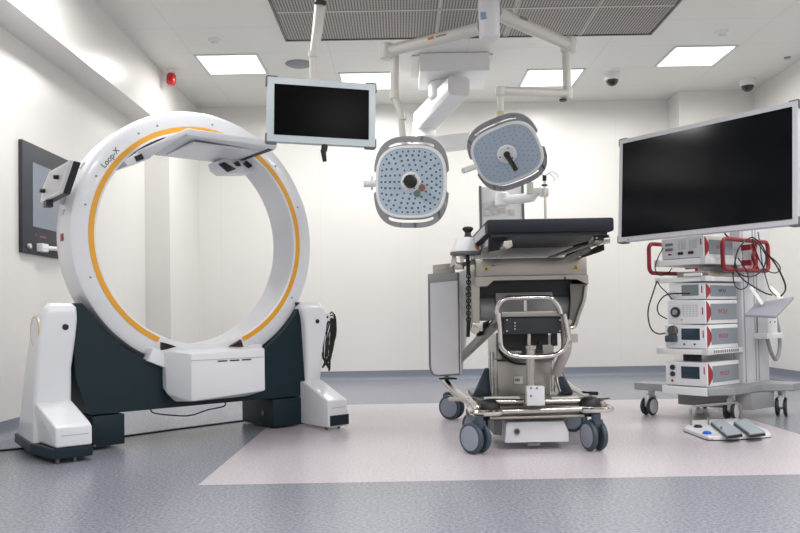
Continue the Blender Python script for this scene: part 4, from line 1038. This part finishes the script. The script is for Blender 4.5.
def shelf(z0, z1, ztop=None):
    b = MB(); b.bb((-.365, -.02, z0), (.02, .45, z1), bev=.004); o = b.build('shelf', m_whitem, C, local=True)
    b = MB(); b.bb((-.37, -.03, z0 - .002), (-.34, .012, z1 + .003), bev=.003); b.bb((-.01, -.03, z0 - .002), (.028, .05, z1 + .003), bev=.003); build_each(b, 'shelf_corner', m_lgrey, o, local=True)
    return o
shelf(1.095, 1.138); shelf(.976, 1.008); shelf(.470, .506)
# red handles
def loop(u, v0, v1, z0, z1):
    b = MB(); b.tube(rrect((u, (v0 + v1) / 2, (z0 + z1) / 2), (0, 1, 0), (0, 0, 1), (v1 - v0) / 2, (z1 - z0) / 2, .045, 5), .015, 12, closed=True)
    b.build('red_handle', m_redh, C, local=True)
loop(.06, .14, .77, 1.055, 1.27); loop(-.385, -.07, .55, 1.05, 1.262)
b = MB()
for u in (.05, -.39):
    b.bb((u - .04, .46, 1.09), (u + .04, .48, 1.13)); b.bb((u - .04, .46, 1.20), (u + .04, .48, 1.24))
build_each(b, 'handle_mount', m_redh, C, local=True)
b = MB(); b.tube(smooth_path([(.06, .55, 1.25), (.06, .57, 1.2), (.06, .55, 1.15), (.06, .58, 1.1), (.06, .55, 1.06)]), .012, 8); b.tube(smooth_path([(.06, .60, 1.25), (.06, .58, 1.2), (.06, .61, 1.15), (.06, .59, 1.1), (.06, .62, 1.06)]), .012, 8); build_each(b, 'red_hose_holder', m_redh, C, local=True)
kw = dict(r=.068, wd=.024, gap=.03, hgt=.2, caps=m_lgrey, tyre=m_dark, fork=m_whitem, forkw=.05)
for (px, py), yw in (((649.5, 415), -50), ((731.5, 420), -42), ((782, 416), -32)):
    p = fpos(px, py); castor(C, (p.x, p.y, 0), R(yw), **kw)
castor(C, (CO + CWV * -.5 + CVV * .75), R(-40), **kw)
b = MB(); b.bb((.02, .66, .60), (.10, .80, .80), bev=.005); b.bb((.02, .60, .56), (.12, .84, .60), bev=.004); b.build('side_bracket', m_whitem, C, local=True)
b = MB(); b.tube(smooth_path([(.06, .72, .56), (.07, .75, .46), (.07, .82, .40), (.07, .88, .48), (.07, .88, .60), (.06, .84, .75)]), .014, 8); b.build('grey_hose', m_grey, C, local=True)
b = MB()
for vq in (.69, .76): b.cyl((.10, vq, .68), (.104, vq, .68), .006, 8)
build_each(b, 'bracket_screw', m_dark, C, local=True)

# devices
def device(name, label, u0, z0, z1, d, build_front, side_logo=True, crescent=True):
    t = thing(name, label, 'medical device', CO + CWV * ((u0) / 2) + Vector((0, 0, z0)), CY, 'stacked units on the equipment cart')
    M0 = ROOTS[t.name]; ox = u0 / 2
    L = lambda u, v, z: Vector((u - ox, v, z - z0))
    b = MB(); a = L(u0 + .004, .012, z0); c_ = L(-.004, d, z1)
    b.bb(a, c_, bev=.004); b.build('casing', m_whitem, t, local=True)
    b = MB(); b.bb(L(u0, 0, z0 + .002), L(0, .016, z1 - .0), bev=.004); fr = b.build('front_panel', m_white, t, local=True)
    h = z1 - z0
    b = MB(); b.bb(L(-.006, .075, z0 + h * .16), L(-.002, d - .01, z1 - h * .16)); b.build('side_panel', m_side, t, local=True)
    if crescent:
        n = 14; pts = [(.016, z0 - z0 + .003)] + [(.016 + .062 * math.sin(PI * k / n), .003 + (h - .006) * k / n) for k in range(1, n)] + [(.016, h - .003)]
        b = MB(); b.prism(pts, (0 - ox - .0035, 0, 0), (0, 1, 0), (0, 0, 1), (.003, 0, 0)); b.build('red_crescent', m_redc, t, local=True)
    if side_logo:
        text('side_logo', 'WOLF', .045 if h > .13 else .035, frame(L(-.0018, .23, z0 + h * .5), (0, 1, 0), (0, 0, 1)), m_redc if name != 'camera_controller' else m_dark, t)
    build_front(L, fr, t, h)
    return t
def disp(L, fr, u0, u1, z0, z1, m=None, name='display'):
    b = MB(); b.bb(L(u0, -.003, z0), L(u1, .004, z1), bev=.001); return b.build(name, m or m_lcd, fr, local=True)
def knob(L, fr, u, z, r, m, name='knob', dep=.02):
    b = MB(); b.cyl(L(u, .0, z), L(u, -dep, z), r, 24); return b.build(name, m, fr, local=True)
def marks(L, fr, items, m=None, name='printed_marks'):
    b = MB()
    for u, z, w_, h_ in items: b.bb(L(u - w_ / 2, -.0016, z - h_ / 2), L(u + w_ / 2, .002, z + h_ / 2))
    return b.build(name, m or m_print, fr, local=True)
m_pale = mat('pale_print', rgb(190, 194, 196), .5)
def f1(L, fr, t, h):
    disp(L, fr, -.295, -.235, 1.236, 1.256, m_lcdg); disp(L, fr, -.295, -.235, 1.200, 1.220, m_lcdg)
    marks(L, fr, [(-.26, 1.175, .025, .012)], m_redc, 'red_button')
    marks(L, fr, [(u, z, .016, .006) for u in (-.185, -.163, -.141, -.10, -.078, -.056) for z in (1.262, 1.249, 1.236, 1.223, 1.210)], m_pale)
    knob(L, fr, -.165, 1.178, .011, m_black, 'socket', .006); knob(L, fr, -.185, 1.178, .011, m_black, 'socket', .006)
    knob(L, fr, -.105, 1.178, .011, m_black, 'socket', .006); knob(L, fr, -.085, 1.178, .011, m_black, 'socket', .006)
    marks(L, fr, [(-.018, 1.25, .008, .04)], m_redc, 'front_logo')
device('insufflator', 'topmost white unit on the cart, with printed button panel and two small displays', -.325, 1.141, 1.29, .40, f1)
def f2(L, fr, t, h):
    disp(L, fr, -.175, -.045, .878, .955, m_lcdg); marks(L, fr, [(-.02, .92, .008, .05)], m_redc, 'front_logo')
    b = MB(); b.bb(L(-.262, -.035, .872), L(-.205, .002, .912), bev=.004); b.build('cable_plug', m_lgrey, fr, local=True)
device('camera_controller', 'white unit with grey display and plugged cable, second in the stack', -.275, .852, .966, .43, f2, True)
def f3(L, fr, t, h):
    knob(L, fr, -.225, .765, .036, m_dark, 'dial', .014); knob(L, fr, -.225, .765, .02, m_grey, 'dial_cap', .02)
    marks(L, fr, [(u, z, .018, .007) for u in (-.165, -.14, -.115, -.09, -.065) for z in (.812, .797, .782, .767, .752, .737)], m_pale)
    marks(L, fr, [(-.02, .77, .008, .05)], m_redc, 'front_logo'); marks(L, fr, [(-.18, .71, .012, .01)], m_amber, 'warning_mark')
device('suction_pump', 'white unit with round dark dial and button grid, above the one with tube rollers', -.29, .680, .846, .43, f3)
def f4(L, fr, t, h):
    disp(L, fr, -.185, -.045, .57, .65); knob(L, fr, -.245, .635, .036, m_steeld, 'roller', .03); knob(L, fr, -.245, .585, .03, m_wheel, 'roller', .045)
    b = MB(); b.bb(L(-.29, -.05, .555), L(-.215, 0, .60), bev=.008); b.build('pump_head', m_wheel, fr, local=True)
    knob(L, fr, -.165, .54, .007, m_dark, 'button', .004); knob(L, fr, -.085, .54, .007, m_dark, 'button', .004); marks(L, fr, [(-.02, .61, .008, .05)], m_redc, 'front_logo')
device('fluid_pump', 'white unit with tube rollers and dark display, standing on the lowest shelf', -.315, .509, .674, .43, f4)
def f5(L, fr, t, h):
    disp(L, fr, -.195, -.055, .30, .385); knob(L, fr, -.26, .375, .018, m_dark, 'knob', .014); knob(L, fr, -.26, .328, .018, m_dark, 'knob', .014)
    knob(L, fr, -.268, .28, .009, m_redc, 'button', .004); marks(L, fr, [(-.02, .36, .008, .05)], m_redc, 'front_logo')
    b = MB(); b.bb(L(-.19, -.002, .298), L(-.06, 0, .301)); b.build('display_edge', m_white, fr, local=True)
device('light_source', 'lowest white unit on the cart, with two small knobs and dark display', -.32, .247, .415, .43, f5)
# small items between the shelves
b = MB(); b.bb((-.24, .05, 1.01), (.0, .40, 1.05), bev=.004); M_ = ROOTS[C.name]; b.b.transform(M_)
tag(b.build('recorder_box', m_steelw, loc=M_ @ Vector((-.1, .2, 1.01))), 'flat grey metal box lying on the upper shelf below the topmost unit', 'device')
b = MB(); b.tube([(-.13, -.035, 1.022), (.0, -.03, 1.022)], .011, 8); b.b.transform(M_)
tag(b.build('light_cable_handpiece', m_whitem, loc=M_ @ Vector((-.1, -.02, 1.01))), 'thin white handpiece lying at the front of the upper cart shelf', 'handpiece')
b = MB()
for k in range(9): b.bb((-.19 + k * .013, .03, .42), (-.183 + k * .013, .035, .468))
b.bb((-.20, .035, .42), (-.06, .04, .468)); b.b.transform(M_)
b2 = b.build('vent_grille', m_dark, C)
b = MB()
for k in range(12): b.bb((.0205, .06 + k * .028, .478), (.0225, .075 + k * .028, .498))
b.build('shelf_perforations', m_print, C, local=True)
# tablet holder on the column
t = thing('tablet_holder', 'grey flat keyboard tray hanging tilted on a white arm right of the cart', 'tray', at(765, 305, 5.5))
b = MB(); q4 = [at(745, 317, 5.30), at(776, 318.5, 5.15), at(794, 299, 5.45), at(756, 305.5, 5.6)]
b.hull(q4 + [p + Vector((0, 0, .018)) for p in q4], bev=.004); tr_ = b.build('tray', mat('slate_grey_tray', rgb(150, 150, 162), .4), t)
b = MB(); u_ = (q4[0] + q4[1] + q4[2] + q4[3]) / 4 + Vector((0, 0, -.004)); b.box(u_, (.06, .02, .003), rot=Matrix.Rotation(R(-25), 3, 'Z')); b.build('underside_label', m_pale, tr_)
b = MB(); b.hull([at(749, 288, 5.55), at(752, 286, 5.55), at(764, 303, 5.4), at(761, 305, 5.4), at(749, 288, 5.58), at(764, 303, 5.43)], bev=.002)
b.hull([at(768, 286, 5.75), at(772, 286, 5.75), at(784, 298, 5.55), at(778, 299, 5.55), at(770, 286, 5.78), at(780, 299, 5.58)], bev=.002); build_each(b, 'tray_arm', m_whitem, t)
# cables
def cable(label, pts, r=.005, nm='cable'):
    b = MB(); P_ = [at(*p) for p in pts]; b.tube(smooth_path(P_, 6), r, 6)
    return tag(b.build(nm, m_black, loc=P_[len(P_) // 2]), label, 'cable')
cable('black cable running from the second unit down along the left of the cart', [(690, 293.5, 5.33), (670, 294, 5.42), (662, 298, 5.5), (657.5, 306, 5.52), (659, 314, 5.52), (667, 319, 5.5)])
cable('long black cable looping low at the left of the cart stack', [(657, 281, 5.55), (653, 293, 5.55), (648.5, 308, 5.55), (648.5, 320, 5.55), (652, 330, 5.55), (659, 334, 5.5), (665, 333, 5.45)])
cable('black cable hanging inside the left red handle', [(663, 248, 5.5), (658, 258, 5.5), (655, 268, 5.5), (659, 275, 5.5), (667, 274, 5.5), (672, 268, 5.5)], .004)
cable('short black cable below the upper shelf, running to the second unit', [(657, 281, 5.57), (661, 287, 5.55), (668, 294, 5.5), (672, 299, 5.44)], .004)
cable('black cable loop hung over the right red handle, widest one', [(752, 237, 5.55), (745, 241, 5.5), (738, 250, 5.48), (735, 262, 5.46), (736, 270, 5.46), (744, 276, 5.46), (754, 276, 5.46), (762, 270, 5.5), (766, 260, 5.5), (764, 249, 5.5), (758, 241, 5.52), (752, 237, 5.55)])
cable('black cable loop hung over the right red handle, bulging to the right', [(752, 239, 5.6), (760, 246, 5.58), (766, 255, 5.56), (772, 258, 5.56), (779, 265, 5.56), (780, 270, 5.56), (774, 273, 5.56), (764, 268, 5.56), (757, 254, 5.58), (752, 239, 5.6)], .004)
cable('black cable from the right red handle down to the grey tray, right one', [(766, 252, 5.55), (774, 262, 5.55), (780, 272, 5.5), (785, 284, 5.48), (785, 291, 5.46), (781, 296, 5.42)], .006)
cable('black cable from the right red handle down to the grey tray, left one', [(735, 262, 5.48), (738, 273, 5.46), (745, 281, 5.44), (756, 288, 5.4), (765, 293, 5.4), (772, 295, 5.42)], .005)
cable('thin black cable running down behind the right red handle', [(758, 232, 5.75), (760, 245, 5.72), (762, 262, 5.7), (766, 278, 5.66), (770, 290, 5.6), (776, 296, 5.5)], .004)
cable('black cable sagging from the right red handle to the cart column', [(735, 262, 5.50), (733, 275, 5.50), (736, 287, 5.50), (743, 289, 5.47), (748, 284, 5.47), (747, 272, 5.47), (738, 258, 5.50)], .004)
# cables under the large screen
cable('two black leads hanging from the large screen behind the topmost unit', [(722, 226, 5.45), (724, 232, 5.5), (727, 236, 5.55), (733, 240, 5.58)], .006)

# ------------------------------------------------------------------ foot pedal
def fz(px, py, z):
    d_ = ray(px, py); k = (z - CAMZ) / d_.z; return CW + d_ * k
m_pedal = mat('blue_grey_pedal', rgb(158, 168, 174), .5)
t = thing('foot_pedal', 'white foot switch with two grey pedals and wire guard on the lilac floor', 'foot pedal', fz(725, 432, 0))
out = [(684, 432), (708, 441), (735, 440.5), (771, 438), (768, 434), (738, 422), (692, 424.5)]
b = MB(); b.prism([(fz(x, y, 0).x, fz(x, y, 0).y) for x, y in out], (0, 0, .002), (1, 0, 0), (0, 1, 0), (0, 0, .026)); b.build('base_plate', m_white, t, bevel=.006)
b = MB(); b.prism([(fz(x, y, 0).x, fz(x, y, 0).y) for x, y in out], (0, 0, 0), (1, 0, 0), (0, 1, 0), (0, 0, .006)); b.build('rubber_base', m_dark, t)
for q in (((711, 423), (727, 436.5), (742, 434.5), (723, 420.5)), ((734, 423), (750, 435.5), (765, 433.5), (746, 420))):
    b = MB(); lo = [fz(x, y, .042) for x, y in q]; b.hull(lo + [p + Vector((0, 0, .012)) for p in lo], bev=.003); pd = b.build('pedal', m_pedal, t)
    b = MB(); cc_ = sum(lo, Vector()) / 4; b.hull([cc_ + (p - cc_) * 1.03 + Vector((0, 0, z)) for p in lo for z in (-.012, .002)]); b.build('pedal_edge', m_black, pd)
p = fz(698, 427, .03); MB().lathe([(.026, -.004), (.026, .006), (.016, .014), (0, .015)], p, (0, 0, 1), 20).build('black_button', m_black, t)
p = fz(707, 433.5, .03); MB().lathe([(.026, -.004), (.026, .006), (.016, .014), (0, .015)], p, (0, 0, 1), 20).build('blue_button', m_blue, t)
a0 = fz(690, 425.5, .03); a1 = fz(742, 421, .03)
up_ = Vector((0, 0, .125))
pa = fz(691, 425, .03); pb_ = pa + Vector((0, 0, .10)); qa = fz(741, 420.5, .03); qb = qa + Vector((0, 0, .10))
b = MB(); b.tube([pa, pa + Vector((0, 0, .10)), pa + Vector((.02, .0, .12)), qa + Vector((-.03, 0, .12)), qa + Vector((0, 0, .10)), qa], .0085, 10); b.build('wire_guard', m_steelw, t)
b = MB()
for px, py in ((708.5, 425), (721.5, 434)):
    p = fz(px, py, .025); b.cyl(p, p + Vector((0, 0, .045)), .006, 10)
build_each(b, 'guard_post', m_steelw, t)
MB().box(fz(709, 439, .028), (.05, .012, .003), rot=Matrix.Rotation(R(-5), 3, 'Z')).build('red_mark', m_redc, t)
